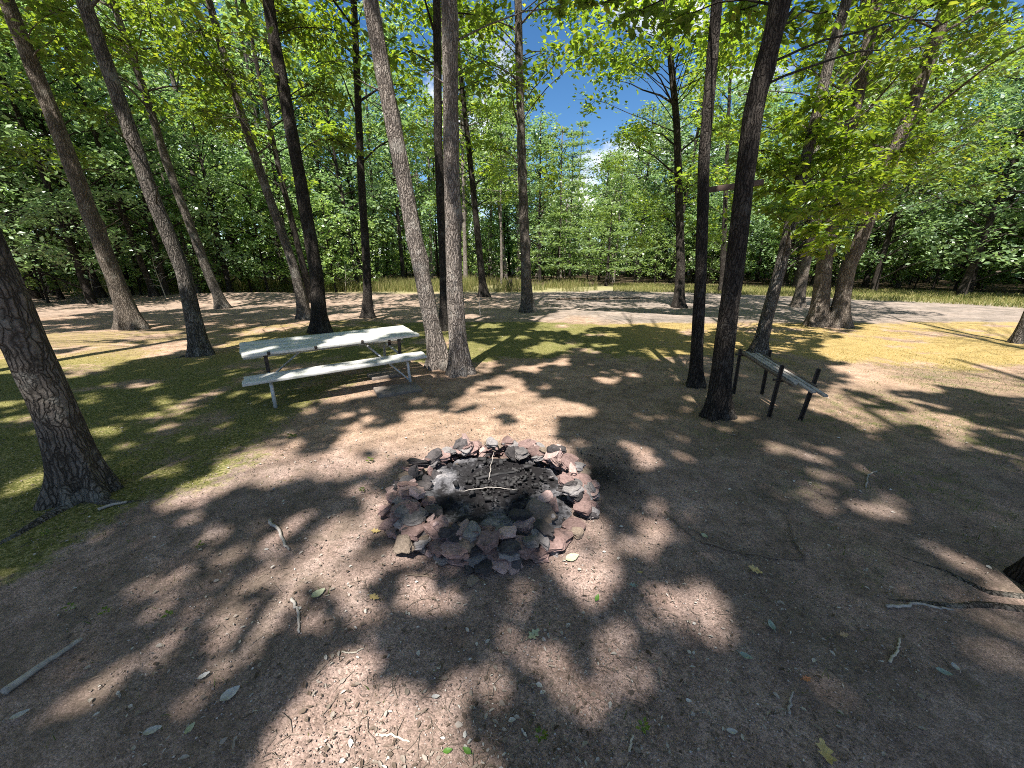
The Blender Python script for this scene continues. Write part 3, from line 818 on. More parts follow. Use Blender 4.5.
# --- visible low sprays: photo point, distance along the view, radius, leaves, leaf size, tree
srng0 = np.random.default_rng(64)
SPR = [
    (225, 70, 9.6, .85, 330, .15, t8), (200, 30, 9.0, .9, 300, .15, t8), (262, 60, 9.3, .8, 300, .15, t7), (300, 25, 9.2, .8, 260, .15, t7), (240, 118, 9.9, .7, 240, .15, t8), (205, 110, 9.8, .7, 200, .15, t8),
    (320, 90, 9.6, .7, 200, .15, t7), (335, 140, 10.0, .8, 220, .15, t7), (270, 10, 8.6, .8, 260, .15, t7), (335, 30, 9.4, .7, 200, .15, t7), (255, 95, 9.2, .6, 200, .15, t7), (180, 60, 9.3, .8, 220, .15, t8),
    (30, 90, 10, 1.0, 260, .15, t1), (20, 40, 9.5, 1.0, 260, .15, t1), (70, 60, 10.2, .9, 240, .15, t1), (60, 150, 11, .9, 240, .15, t1), (15, 150, 10.5, 1., 260, .15, t1), (100, 110, 10.5, .8, 200, .15, t2), (120, 40, 9, .8, 220, .15, t2),
    (150, 15, 9, .8, 200, .15, t2), (60, 10, 8.5, .9, 240, .15, t1), (110, 190, 12, .9, 200, .15, t5), (60, 205, 12, .9, 220, .15, t1b), (20, 215, 11.5, .9, 220, .15, t1b), (40, 250, 12.5, .8, 170, .15, t5b), (100, 235, 13, .8, 170, .15, t5),
    (800, 175, 7.6, .62, 260, .15, t20), (850, 155, 7.7, .65, 300, .15, t20), (885, 175, 7.9, .62, 280, .15, t20), (835, 205, 7.6, .6, 270, .15, t20), (795, 215, 7.4, .5, 190, .15, t20), (760, 150, 7.3, .6, 200, .15, t20),
    (905, 150, 8, .6, 220, .15, t20), (870, 205, 7.8, .5, 200, .15, t20), (830, 240, 7.5, .42, 160, .15, t20), (790, 120, 7.5, .6, 220, .15, t20), (845, 110, 7.8, .65, 250, .15, t20), (890, 110, 8.2, .65, 230, .15, t20),
    (760, 90, 7.5, .6, 180, .15, t20), (805, 70, 7.6, .6, 200, .15, t20), (865, 60, 8.0, .7, 240, .15, t20), (775, 190, 7.2, .45, 150, .15, t20), (925, 135, 8.3, .5, 170, .15, t20), (815, 252, 7.4, .3, 90, .15, t20),
    (740, 200, 7.8, .45, 130, .15, t20), (860, 20, 7.8, .7, 240, .15, t20), (800, 25, 7.4, .6, 200, .15, t20), (900, 60, 8.6, .7, 200, .15, t20), (820, 140, 7.2, .55, 220, .15, t20), (860, 180, 7.2, .5, 220, .15, t20),
    (800, 165, 6.3, .5, 260, .15, t20), (828, 190, 6.4, .5, 260, .15, t20), (815, 128, 6.4, .5, 230, .15, t20), (788, 208, 6.2, .42, 180, .15, t20), (842, 160, 6.5, .5, 240, .15, t20), (865, 140, 6.6, .5, 220, .15, t20), (775, 170, 6.2, .4, 140, .15, t20), (832, 95, 6.5, .5, 200, .15, t20), (810, 232, 6.5, .34, 120, .15, t20),
    (885, 170, 9.6, .7, 260, .16, te), (905, 145, 9.6, .75, 260, .16, te), (870, 195, 9.6, .6, 220, .16, te), (850, 218, 9.6, .5, 180, .16, te), (925, 110, 9.6, .7, 200, .16, te), (945, 165, 10, .8, 220, .16, te), (975, 185, 11, .9, 220, .16, te), (920, 75, 9.4, .6, 160, .16, te), (1000, 150, 11, 1., 240, .16, te),
    (960, 30, 10, 1., 260, .16, te), (1000, 70, 11, 1., 260, .16, te), (950, 90, 11, 1., 260, .16, te), (1010, 20, 9.5, 1., 260, .16, te), (900, 25, 9.5, .9, 240, .16, te), (980, 120, 12, 1.1, 260, .16, te), (930, 180, 13, 1., 220, .16, te),
    (640, 10, 5.2, .42, 90, .14, t18), (690, 14, 5.0, .42, 80, .14, t18), (740, 10, 4.9, .42, 80, .14, t18), (600, 4, 5.4, .35, 50, .14, t18), (830, 12, 5.2, .4, 80, .14, t18), (930, 6, 5.4, .45, 90, .14, t18), (560, 8, 5.8, .3, 36, .14, tb), (780, 30, 5.3, .35, 60, .14, t18), (980, 4, 5.5, .4, 60, .14, t18),
    (640, 130, 17, 1.3, 280, .18, t16), (610, 165, 17.5, 1.2, 260, .18, t16), (650, 200, 16.5, 1.2, 260, .18, t16), (700, 180, 16.5, 1.2, 240, .18, t16), (640, 240, 17, .9, 180, .18, t16), (720, 130, 16, 1.1, 220, .18, t16), (700, 80, 16, 1.1, 220, .18, t16), (640, 60, 17, 1.2, 220, .18, t16), (655, 20, 16, 1.1, 200, .18, t16), (715, 235, 16.5, .9, 160, .18, t16), (600, 215, 18, .9, 140, .18, t16),
    (505, 60, 16, 1.0, 150, .17, t15), (490, 110, 16, 1.0, 150, .17, t15), (540, 150, 16.5, .9, 110, .17, t15), (505, 165, 16, .9, 130, .17, t15), (495, 20, 15.5, 1.0, 150, .17, t15), (550, 190, 16.5, .8, 80, .17, t15),
]
for px_, py_, dd, R, nl, sz, tr in SPR:
    far_ = tr in (t15, t16)
    if tr in (t20, te): dd = dd + srng0.uniform(-.5, .7)
    tr.add_clump(at_depth(px_, py_, dd), R, int(nl * (3.0 if far_ else 1.0 if tr in (t20, te) else 1.3)), .115 if far_ else .13, None, .45, far_, .013)

for px_, py_, dd, R, nl, sz, tr in SPR:
    if tr in (t20, te, t8, t7): SUN_TARGETS.append((*at_depth(px_, py_, dd), R * 1.25))
for t in (t1, t2, t3, t7, t8, t15, t17, t18, t20, td, te, t_near, t24, t10, ta, tb):
    for q_ in range(4):
        h_ = t.rng.uniform(.4, 5.5); q = t.B + t.cx(h_); SUN_TARGETS.append((*q, t.rng.uniform(.12, .26)))
for t, zs_ in ((ta, (.4, .9, 1.4, 2.0)), (tb, (.4, .9, 1.4)), (t1, (.5, 1.1))):
    for h_ in zs_:
        q = t.B + t.cx(h_); SUN_TARGETS.append((*q, .5))
for k_ in range(13):
    a_ = -.35 + k_ * .3
    SUN_TARGETS.append((-.16 + .62 * math.cos(a_), 2.66 + .62 * math.sin(a_), .18, .20))
# --- canopy that shades the near ground, grown where the photograph's shade needs it
shade_trees = [t_near, t17, t18, t20, t26, ta, tb, t2, t1, t7, t15, t16] + t_out
srng = np.random.default_rng(99)
for yy in np.arange(-1.2, 15.5, .92):
    for xx in np.arange(-15, 16, .92):
        g0 = np.array([xx + srng.uniform(-.4, .4), yy + srng.uniform(-.4, .4), 0.])
        px_, py_ = project(g0[None])
        if not (-260 < px_[0] < 1290 and 305 < py_[0] < 1500): continue
        if xx < -2.5 and yy > 9.5 and srng.random() < .35: continue
        first = None
        for rep in range(3):
            z = srng.uniform(10.0, 16.0) if rep == 0 else first[2] + srng.uniform(-1.8, 1.8)
            Wp = np.array([g0[0] - KX * z, g0[1] - KY * z, z]) + np.array([*srng.normal(0, .22, 2), 0])
            if rep == 0:
                best = min(shade_trees, key=lambda t: np.hypot(*(t.B + t.cx(z * .8))[:2] - Wp[:2]) + srng.uniform(0, 1.2))
                best.add_clump(Wp, .85, 130, .25, None, .45, True, .016, True, None, True); first = Wp
            else:
                best.add_clump(Wp, .85, 130, .25, None, .45, True, .007, True, first, True)

# shade thrown on the far edge of the clearing and the bank
FAR_SHADE = [[(-40, 294), (20, 289), (330, 287), (340, 300), (200, 306), (60, 316), (-40, 318)],
             [(400, 300), (450, 294), (560, 293), (700, 289), (860, 288), (1000, 289), (1005, 297), (900, 303), (860, 309), (760, 308), (640, 304), (540, 309), (500, 316), (440, 322), (400, 316)]]
far_trees = [t3, t3b, t5, t5b, t1b, t9, t10, t14, t15, t16, t19, t22, t23, tc_, td, te]
for yy in np.arange(11, 27, 1.35):
    for xx in np.arange(-30, 28, 1.35):
        g0 = np.array([xx + srng.uniform(-.5, .5), yy + srng.uniform(-.5, .5), 0.])
        px_, py_ = project(g0[None])
        if not any(in_poly(px_, py_, p)[0] for p in FAR_SHADE): continue
        if srng.random() < .38: continue
        z = srng.uniform(8, 13)
        Wp = np.array([g0[0] - KX * z, g0[1] - KY * z, z])
        best = min(far_trees, key=lambda t: np.hypot(*(t.B + t.cx(z * .8))[:2] - Wp[:2]) + srng.uniform(0, 1.5))
        if np.hypot(*(best.B + best.cx(z * .8))[:2] - Wp[:2]) > 6.5: continue
        for rep in range(2):
            best.add_clump(Wp + srng.normal(0, .3, 3), 1.15, 120, .24, None, .45, True, .02)

# --- natural crowns of the mid distance trees
for tr, n_, R, nl, sz, sprd in ((t1b, 22, 1.1, 120, .2, 2.6), (t3, 22, 1.1, 120, .2, 2.6), (t3b, 18, 1.2, 110, .2, 2.6), (t5, 24, 1.1, 120, .2, 2.6), (t5b, 22, 1.1, 120, .2, 2.6), (t9, 16, 1.0, 110, .2, 2.2),
                                (t10, 24, 1.0, 110, .19, 2.3), (t14, 26, 1.1, 110, .2, 2.5), (t15, 14, 1.0, 90, .18, 2.2), (t16, 22, 1.1, 120, .19, 2.6), (t19, 20, 1.1, 110, .2, 2.4), (t22, 22, 1.2, 120, .2, 2.8),
                                (t23, 20, 1.2, 110, .2, 2.6), (tc_, 20, 1.0, 110, .19, 2.2), (td, 20, 1.2, 120, .19, 2.8), (te, 20, 1.2, 120, .19, 3.0), (t24, 14, 1.1, 110, .19, 2.6), (t7, 10, 1., 110, .19, 2.2), (t8, 12, 1., 110, .19, 2.2), (t1, 10, 1, 110, .19, 2.2), (t2, 10, 1, 110, .19, 2.2)):
    tr.crown(n_, R, nl, sz, sprd)
# bare stubs on the dead tree
for q in range(7):
    h = 1.5 + q * .75; a = q * 2.1
    limb(t4.tw, t4.cx(h), t4.cx(h) + np.array([math.cos(a) * .7, math.sin(a) * .7, .25]), .02, .006, t4.rng, 4)
for t in (ta, tb):
    for q in range(3):
        h = 3.0 + q * 1.1; a = q * 2.6 + 1
        limb(t.tw, t.cx(h), t.cx(h) + np.array([math.cos(a) * .4, math.sin(a) * .4, .15]), .016, .005, t.rng, 4)
# bare twigs along the middle of several trunks
for t, hs in ((t15, (3.6, 4.1, 4.9)), (t1, (2.6, 3.4, 4.0)), (t2, (2.8, 3.6)), (t20, (2.2, 2.9)), (t16, (2.4, 3.2))):
    for h in hs:
        a = t.rng.random() * 6.28; ln = t.rng.uniform(.7, 1.7)
        e = t.cx(h) + np.array([math.cos(a) * ln, math.sin(a) * ln, .25])
        limb(t.tw, t.cx(h), e, .018, .005, t.rng, 4)
        limb(t.tw, (t.cx(h) + e) / 2, (t.cx(h) + e) / 2 + t.rng.normal(0, .3, 3), .008, .003, t.rng, 3)

for t in Tree.all:
    if t in (ta, tb, td, te): continue
    t.finish()
for root, a, b in ((t_dbl, ta, tb), (t21, td, te)):
    for q in (a, b):
        for nm, mb, mt in (('branches', q.tw, q.mat), ('crown', q.cr, q.leafmat)):
            if mb.v: mb.build(nm, mt, root, nm == 'branches', q.off)


# surface roots
def root_part(tree, pts, r):
    P = []
    for (x, y) in pts:
        g_ = on_ground(x, y); P.append([g_[0] - tree.B[0], g_[1] - tree.B[1], float(gz(g_[0], g_[1])) - tree.B[2] - r * .25])
    P = np.array(P); t = np.linspace(0, len(P) - 1, 26)
    Q = np.stack([np.interp(t, np.arange(len(P)), P[:, k]) for k in range(3)], 1)
    Q[:, :2] += np.array([[mnoise.noise(Vector((q[0] * 2, q[1] * 2, k))) * .09 for k in (0, 7)] for q in Q])
    mb = MB(); mb.tube(Q, np.linspace(r, r * .18, 26), 9)
    mb.build('root', BARK if tree is t26 else tree.mat, tree.root, True)


root_part(t26, [(1060, 612), (1000, 604), (955, 606), (912, 601), (868, 604)], .030)
root_part(t26, [(1055, 600), (990, 592), (945, 574), (915, 566), (890, 552)], .026)
root_part(t_near, [(80, 498), (40, 520), (0, 542), (-40, 560)], .055)
root_part(t_near, [(92, 495), (120, 500), (150, 498)], .05)
root_part(t2, [(196, 354), (180, 357), (165, 357)], .05)
root_part(t20, [(760, 356), (745, 353), (728, 354)], .05)

# ------------------------------------------------------------------ forest behind: templates copied
fr = np.random.default_rng(321)


def forest_template(name, H, r, hb, n_, R, nl, size, spread, bark, leafm, label, cat, group, pine=False, lean=.4):
    root = empty(name, (0, 0, 0), label, cat, group)
    path = np.array([[0, 0, 0], [lean * .3, 0, H * .4], [lean, .2, H]])
    mb, cx = trunk_mesh(path, r, H, 10, 16, .4, .05, int(H * 7 + r * 100), 4)
    tw, cr = MB(), MB()
    rng = np.random.default_rng(int(H * 31 + n_))
    if not pine:
        for k in range(n_):
            u = (k + rng.random()) / n_
            z = hb + (H * 1.02 - hb) * u
            prof = math.sin(math.pi * min(1, .2 + .8 * u)) ** .6
            rad = spread * prof * math.sqrt(rng.uniform(.05, 1))
            a = k * 2.39996 + rng.normal(0, .3)
            c_ = cx(min(z, H * .98)) + np.array([math.cos(a) * rad, math.sin(a) * rad, 0])
            limb(tw, cx(max(.5, min(z - .4 * rad, H * .96))), c_, .05, .015, rng, 4)
            clump(rng, cr, None, c_, R * rng.uniform(.65, 1.15), int(nl * .68 * rng.uniform(.7, 1.3)), size, .52, True, tiltn=.8)
    else:
        nw = n_
        for k in range(nw):
            u = k / (nw - 1); z = hb + (H - .4 - hb) * u
            for j in range(5):
                if rng.random() < .28: continue
                a = j * 1.2566 + k * .7 + rng.normal(0, .2)
                ln = spread * (1 - u) ** .6 * rng.uniform(.45, 1.15) + .2
                e = cx(z) + np.array([math.cos(a) * ln, math.sin(a) * ln, .10 * ln - .1 * (1 - u)])
                limb(tw, cx(z), e, .035 * (1 - u) + .01, .008, rng, 4)
                m_ = max(3, int(ln / .55))
                for t_ in np.linspace(.35, 1, m_):
                    p = cx(z) * (1 - t_) + e * t_
                    nn = int(nl)
                    az = rng.random(nn) * 6.283; q = rng.random(nn) ** .5 * R * (1.1 - .4 * t_)
                    P = p + np.stack([np.cos(az) * q, np.sin(az) * q, rng.normal(0, .07, nn) + .05], 1)
                    A = np.stack([np.cos(az), np.sin(az), rng.uniform(-.2, .6, nn)], 1); A /= np.linalg.norm(A, axis=1)[:, None]
                    N = np.stack([rng.normal(0, .5, nn), rng.normal(0, .5, nn), np.ones(nn)], 1); N -= A * np.sum(N * A, 1)[:, None]; N /= np.linalg.norm(N, axis=1)[:, None]
                    L = size * rng.uniform(.7, 1.3, nn)
                    leaf_geo(cr, P, A, N, L, L * .28, True)
    mb.build('trunk', bark, root, True); tw.build('branches', bark, root, True); cr.build('crown', leafm, root)
    return root


GL, GC, GR, GU, GP = ('broadleaf trees of the woods beyond the left meadow', 'broadleaf trees of the woods beyond the clearing', 'broadleaf trees of the woods beyond the right gravel',
                      'young understory trees along the edge of the woods', 'pines of the woods behind the clearing')
LAB = {GL: 'tall green broadleaf tree of the woods beyond the left meadow', GC: 'slender broadleaf tree of the woods straight beyond the clearing', GR: 'full pale green broadleaf tree of the woods beyond the right gravel',
       GU: 'low bushy young tree along the edge of the woods', GP: 'tall thin pine in the woods behind the clearing'}
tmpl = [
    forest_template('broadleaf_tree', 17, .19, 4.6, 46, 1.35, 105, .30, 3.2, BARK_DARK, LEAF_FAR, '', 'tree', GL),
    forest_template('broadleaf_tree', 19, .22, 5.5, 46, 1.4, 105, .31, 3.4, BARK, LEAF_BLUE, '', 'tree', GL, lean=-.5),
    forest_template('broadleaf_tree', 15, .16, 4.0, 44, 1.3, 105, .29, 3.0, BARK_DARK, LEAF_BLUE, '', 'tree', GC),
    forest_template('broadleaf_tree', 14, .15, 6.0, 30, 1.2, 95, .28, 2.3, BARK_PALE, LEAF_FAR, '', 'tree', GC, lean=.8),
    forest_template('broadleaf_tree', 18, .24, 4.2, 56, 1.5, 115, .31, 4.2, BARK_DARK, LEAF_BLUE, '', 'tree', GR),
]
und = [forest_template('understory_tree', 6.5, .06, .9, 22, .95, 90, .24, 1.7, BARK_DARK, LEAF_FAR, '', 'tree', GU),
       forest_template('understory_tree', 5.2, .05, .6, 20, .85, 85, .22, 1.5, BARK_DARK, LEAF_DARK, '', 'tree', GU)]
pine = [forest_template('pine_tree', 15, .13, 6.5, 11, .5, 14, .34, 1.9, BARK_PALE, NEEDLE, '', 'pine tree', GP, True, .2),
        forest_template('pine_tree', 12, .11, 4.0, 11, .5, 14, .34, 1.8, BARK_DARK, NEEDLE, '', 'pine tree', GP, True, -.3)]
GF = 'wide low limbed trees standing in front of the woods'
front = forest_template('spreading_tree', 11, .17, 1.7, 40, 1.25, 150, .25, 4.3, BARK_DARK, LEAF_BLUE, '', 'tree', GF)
LAB[GF] = 'wide low limbed pale green tree standing in front of the darker woods'
used = set()


def plant(tm, x, y, s, group, label=None):
    if tm.name in used: r = copy_tree(tm)
    else: r = tm; used.add(tm.name)
    r.location = (x, y, float(gz(x, y)) - .02); r.rotation_euler = (fr.normal(0, .03), fr.normal(0, .03), fr.random() * 6.28)
    r.scale = (s * fr.uniform(.9, 1.1), s * fr.uniform(.9, 1.1), s)
    r['group'] = group; r['label'] = label or LAB[group]
    return r


pts = []


def far_ok(x, y, dmin):
    return all((x - a) ** 2 + (y - b) ** 2 > dmin * dmin for a, b in pts)


for az, d, s_, where in ((.50, 39, .85, 'left of the others at the right end of the gravel'), (.62, 36.5, 1.0, 'behind the broad tan twin trunk oak'), (.74, 36, 1.1, 'at the far side of the bright gravel'), (.85, 34.5, 1.05, 'reaching over the right edge of the gravel'), (.95, 33, 1.0, 'at the far right edge of view'),
                         (-.50, 28.5, .8, 'behind the dark oak at the table'), (-.62, 28, .9, 'behind the pale dead trunk'), (-.72, 27, .9, 'behind the dark oak left of the table'), (-.82, 26.5, 1.0, 'behind the brown flared oak'), (-.92, 26, .95, 'at the far left edge of view')):
    pts.append((d * math.sin(az), d * math.cos(az)))
    plant(front, d * math.sin(az), d * math.cos(az), s_, GF, 'wide low limbed tree ' + where)
tries = 0
while tries < 9000 and len(pts) < 140:
    tries += 1
    az = fr.uniform(-1.12, 1.12)
    d0 = 29 if az < -.35 else (36 if az < .15 else (40 if az < .5 else 37))
    d = d0 + 21 * fr.random() ** 1.2
    x, y = d * math.sin(az), d * math.cos(az)
    if not far_ok(x, y, 2.9): continue
    pts.append((x, y))
    if az < -.28:
        plant(tmpl[int(fr.integers(0, 3))], x, y, fr.uniform(.85, 1.15), GL)
    elif az < .30:
        q = fr.random()
        if q < .22: plant(pine[int(fr.integers(0, 2))], x, y, fr.uniform(1.0, 1.3), GP)
        else: plant(tmpl[2 + int(fr.integers(0, 2))], x, y, fr.uniform(.78, .95) if .05 < az < .27 else fr.uniform(1.1, 1.4), GC)
    else:
        plant(tmpl[4] if fr.random() < .65 else tmpl[int(fr.integers(0, 2))], x, y, fr.uniform(.8, 1.08), GR)
cnt = 0
for _ in range(4000):
    if cnt >= 56: break
    az = fr.uniform(-.97, .97)
    d = (28 if az < -.35 else 36 if az < .15 else 38) + 14 * fr.random()
    x, y = d * math.sin(az), d * math.cos(az)
    if not far_ok(x, y, 1.6) or (abs(az - .05) < .35 and fr.random() < .6): continue
    pts.append((x, y)); cnt += 1
    plant(und[int(fr.integers(0, 2))], x, y, fr.uniform(.7, 1.25), GU)
cnt = 0
for _ in range(4000):
    if cnt >= 34: break
    az = fr.uniform(-.95, .95)
    d = (27.5 if az < -.35 else 36 if az < .15 else 38.5) + 4 * fr.random()
    x, y = d * math.sin(az), d * math.cos(az)
    if not far_ok(x, y, 1.3) or abs(az - .105) < .07 or (abs(az - .05) < .35 and fr.random() < .5): continue
    pts.append((x, y)); cnt += 1
    plant(und[0], x, y, fr.uniform(.65, 1.15), GU)
# the bright young white pine in front of the woods
wp = forest_template('white_pine_tree', 6.2, .12, 1.2, 8, .75, 22, .36, 3.9, BARK_DARK, NEEDLE, 'bright green layered young pine with wide low boughs at the centre of the woods edge', 'pine tree', None, True, .1)
g0 = on_ground(606, 286); wp.location = (g0[0], g0[1], float(gz(g0[0], g0[1])))
wq = forest_template('white_pine_tree', 5.6, .10, 1.3, 8, .6, 24, .40, 3.0, BARK_DARK, NEEDLE, 'smaller layered young pine left of the bright wide pine', 'pine tree', None, True, .1)
g0 = on_ground(557, 286); wq.location = (g0[0], g0[1], float(gz(g0[0], g0[1])))

# far woods as one mass behind them
mb = MB()
fw = np.random.default_rng(8)
for k in range(1700):
    az = fw.uniform(-1.25, 1.25); d = fw.uniform(54, 76)
    top = 14 - 4.5 * math.exp(-((az - .13) / .16) ** 2)
    c_ = np.array([d * math.sin(az), d * math.cos(az), 1.0 + top * fw.random() ** 1.5])
    clump(fw, mb, None, c_, fw.uniform(2.0, 3.4), 66, .7, .5, True, tiltn=1.0)
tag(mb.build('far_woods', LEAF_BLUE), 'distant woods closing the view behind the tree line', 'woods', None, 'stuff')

# ------------------------------------------------------------------ grass
def blades(name, X, Y, H, W, mat, label, cat, rng, lean=.35):
    n_ = len(X); Z = gz(X, Y)
    a = rng.random(n_) * 6.283
    S = np.stack([np.cos(a), np.sin(a), np.zeros(n_)], 1) * (W / 2)[:, None]
    b = rng.random(n_) * 6.283; ln = H * lean * rng.random(n_) * 1.6
    Bp = np.stack([X, Y, Z - .01], 1)
    M_ = Bp + np.stack([np.cos(b) * ln * .35, np.sin(b) * ln * .35, H * .6], 1)
    Tp = Bp + np.stack([np.cos(b) * ln, np.sin(b) * ln, H], 1)
    V = np.stack([Bp - S, Bp + S, M_ + S * .7, M_ - S * .7, Tp], 1)
    i = np.arange(n_)[:, None] * 5
    me = mesh_from(name, V.reshape(-1, 3), [i + np.array([[0, 1, 2, 3]]), i + np.array([[3, 2, 4]])], mat)
    return tag(link(name, me), label, cat, None, 'stuff')


r = np.random.default_rng(77)
N_ = 52000
X = r.uniform(-42, 6, N_); Y = r.uniform(25.5, 35, N_) - .0 * X
ok = (fbm(X * .5, Y * .5, 5) + .35 * (X < -3) > .48 + .25 * r.random(N_))
X, Y = X[ok], Y[ok]
blades('meadow_grass', X, Y, r.uniform(.25, .95, len(X)) * (.55 + .7 * fbm(X * .3, Y * .3, 9)), r.uniform(.015, .035, len(X)), GRASS, 'tall pale meadow grass in front of the left woods', 'grass', r)
az_ = r.uniform(.25, 1.0, 30000); dd_ = r.uniform(27, 38, 30000); X = dd_ * np.sin(az_); Y = dd_ * np.cos(az_)
blades('verge_grass', X, Y, r.uniform(.05, .22, len(X)), r.uniform(.02, .04, len(X)), GRASS, 'short sunlit grass strip before the right woods', 'grass', r)
X = r.uniform(-6.5, 9.5, 190000); Y = r.uniform(1.0, 9.5, 190000)
den = np.clip(sstep(1.4, 3.0, X) * sstep(1.3, 2.4, Y) * sstep(8, 6.5, Y), 0, 1) + .5 * sstep(-2.2, -3.2, X) * sstep(1, 2, Y) + .10
ok = (fbm(X * 1.4, Y * 1.4, 31) > .44) & (r.random(len(X)) < den * .42) & (np.hypot(X + .16, Y - 2.67) > 1.1)
X, Y = X[ok], Y[ok]
blades('short_grass', X, Y, r.uniform(.014, .055, len(X)), r.uniform(.002, .0055, len(X)), GRASS_S, 'thin short grass sprouting through the shaded soil', 'grass', r, .9)

X = r.uniform(-9, 11, 230000); Y = 1.2 + 12.5 * r.random(230000) ** .9
ix = np.clip(np.searchsorted(xs, X), 0, nx - 1); iy = np.clip(np.searchsorted(ys, Y), 0, ny - 1)
mv = moss.reshape(ny, nx)[iy, ix]
ok = (r.random(len(X)) < mv * 1.1 - .15) & (fbm(X * 6, Y * 6, 12) > .42)
X, Y = X[ok], Y[ok]
MOSS_B = leaf_mat('moss_blade', [(0, (.055, .062, .013)), (.5, (.13, .125, .024)), (.8, (.26, .22, .07)), (1, (.40, .34, .18))], (1.2, 1.2, .8), .25, .7, .1)
MOSS_G = leaf_mat('moss_blade_golden', [(0, (.16, .115, .025)), (.5, (.32, .23, .065)), (1, (.50, .40, .19))], (1.1, 1.1, .8), .25, .7, .1)
gsel = gold.reshape(ny, nx)[np.clip(np.searchsorted(ys, Y), 0, ny - 1), np.clip(np.searchsorted(xs, X), 0, nx - 1)] > .5
for nm_, sel, mt_, lb_ in (('moss_tufts', ~gsel, MOSS_B, 'green moss tufts on the shaded ground'), ('golden_moss_tufts', gsel, MOSS_G, 'golden sunlit moss tufts right of the dark oaks')):
    blades(nm_, X[sel], Y[sel], r.uniform(.010, .030, sel.sum()), r.uniform(.005, .012, sel.sum()), mt_, lb_, 'moss', r, 1.1)

# ------------------------------------------------------------------ litter, gravel, needles
r = np.random.default_rng(55)


def scatter(n_, dmax, power=1.6):
    az = r.uniform(-1.0, 1.0, n_); d = .75 + (dmax - .75) * r.random(n_) ** power
    return d * np.sin(az), d * np.cos(az)


X, Y = scatter(15000, 11)
ok = np.hypot(X + .16, Y - 2.67) > .62
X, Y = X[ok], Y[ok]
ok = (fbm(X * 1.1, Y * 1.1, 44) > .30)
X, Y = X[ok], Y[ok]; n_ = len(X)
P = np.stack([X, Y, gz(X, Y) + .012], 1)
a = r.random(n_) * 6.283
A = np.stack([np.cos(a), np.sin(a), r.normal(0, .15, n_)], 1); A /= np.linalg.norm(A, axis=1)[:, None]
Nn = np.stack([r.normal(0, .35, n_), r.normal(0, .35, n_), np.ones(n_)], 1); Nn -= A * np.sum(Nn * A, 1)[:, None]; Nn /= np.linalg.norm(Nn, axis=1)[:, None]
L = .008 + .026 * r.random(n_) ** 3
mb = MB(); leaf_geo(mb, P, A, Nn, L, L * r.uniform(.25, .7, n_))
tag(mb.build('leaf_litter', LITTER), 'crumbled dry leaf litter strewn over the bare soil', 'leaf litter', None, 'stuff')

mb = MB()
X, Y = scatter(3600, 8)
for x, y in zip(X, Y):
    if math.hypot(x + .16, y - 2.67) < .62: continue
    a = r.random() * 6.283; ln = .03 + .09 * r.random() ** 2; q = .0008 + .0014 * r.random()
    z = float(gz(x, y)) + .008
    d = np.array([math.cos(a), math.sin(a), r.normal(0, .06)]) * ln / 2
    bnd = np.array([-d[1], d[0], 0]) * r.normal(0, .3)
    c_ = np.array([x, y, z])
    mb.tube([c_ - d, c_ + bnd, c_ + d], [q, q, q * .6], 3, False)
tag(mb.build('needle_litter', plain('twig_bits', (.10, .075, .06), (.30, .24, .19), 30)), 'fine twigs and needles strewn over the soil', 'twig litter', None, 'stuff')

X, Y = scatter(34000, 6.5, 1.5)
n_ = len(X)
oc = np.array([[1, 0, 0], [0, 1, 0], [-1, 0, 0], [0, -1, 0], [0, 0, .7], [0, 0, -.7]], float)
of = np.array([[0, 1, 4], [1, 2, 4], [2, 3, 4], [3, 0, 4], [1, 0, 5], [2, 1, 5], [3, 2, 5], [0, 3, 5]])
s_ = (.0016 + .0050 * r.random(n_) ** 3.5)
V = oc[None] * (1 + r.uniform(-.35, .35, (n_, 6, 3))) * s_[:, None, None]
a = r.random(n_) * 6.283; ca, sa = np.cos(a)[:, None], np.sin(a)[:, None]
V = np.stack([V[..., 0] * ca - V[..., 1] * sa, V[..., 0] * sa + V[..., 1] * ca, V[..., 2]], -1)
V += np.stack([X, Y, gz(X, Y) + s_ * .3 + .003], 1)[:, None]
F = (np.arange(n_)[:, None, None] * 6 + of[None]).reshape(-1, 3)
GRAV = leaf_mat('gravel_bits', [(0, (.12, .09, .075)), (.5, (.26, .20, .17)), (.85, (.38, .31, .275)), (1, (.5, .46, .43))], (.5, .5, .5), .02, .9, .2)
tag(link('gravel', mesh_from('gravel', V.reshape(-1, 3), [F], GRAV)), 'small gravel bits over the reddish soil', 'gravel', None, 'stuff')

# ------------------------------------------------------------------ fire ring
RC = np.array([-.16, 2.66])


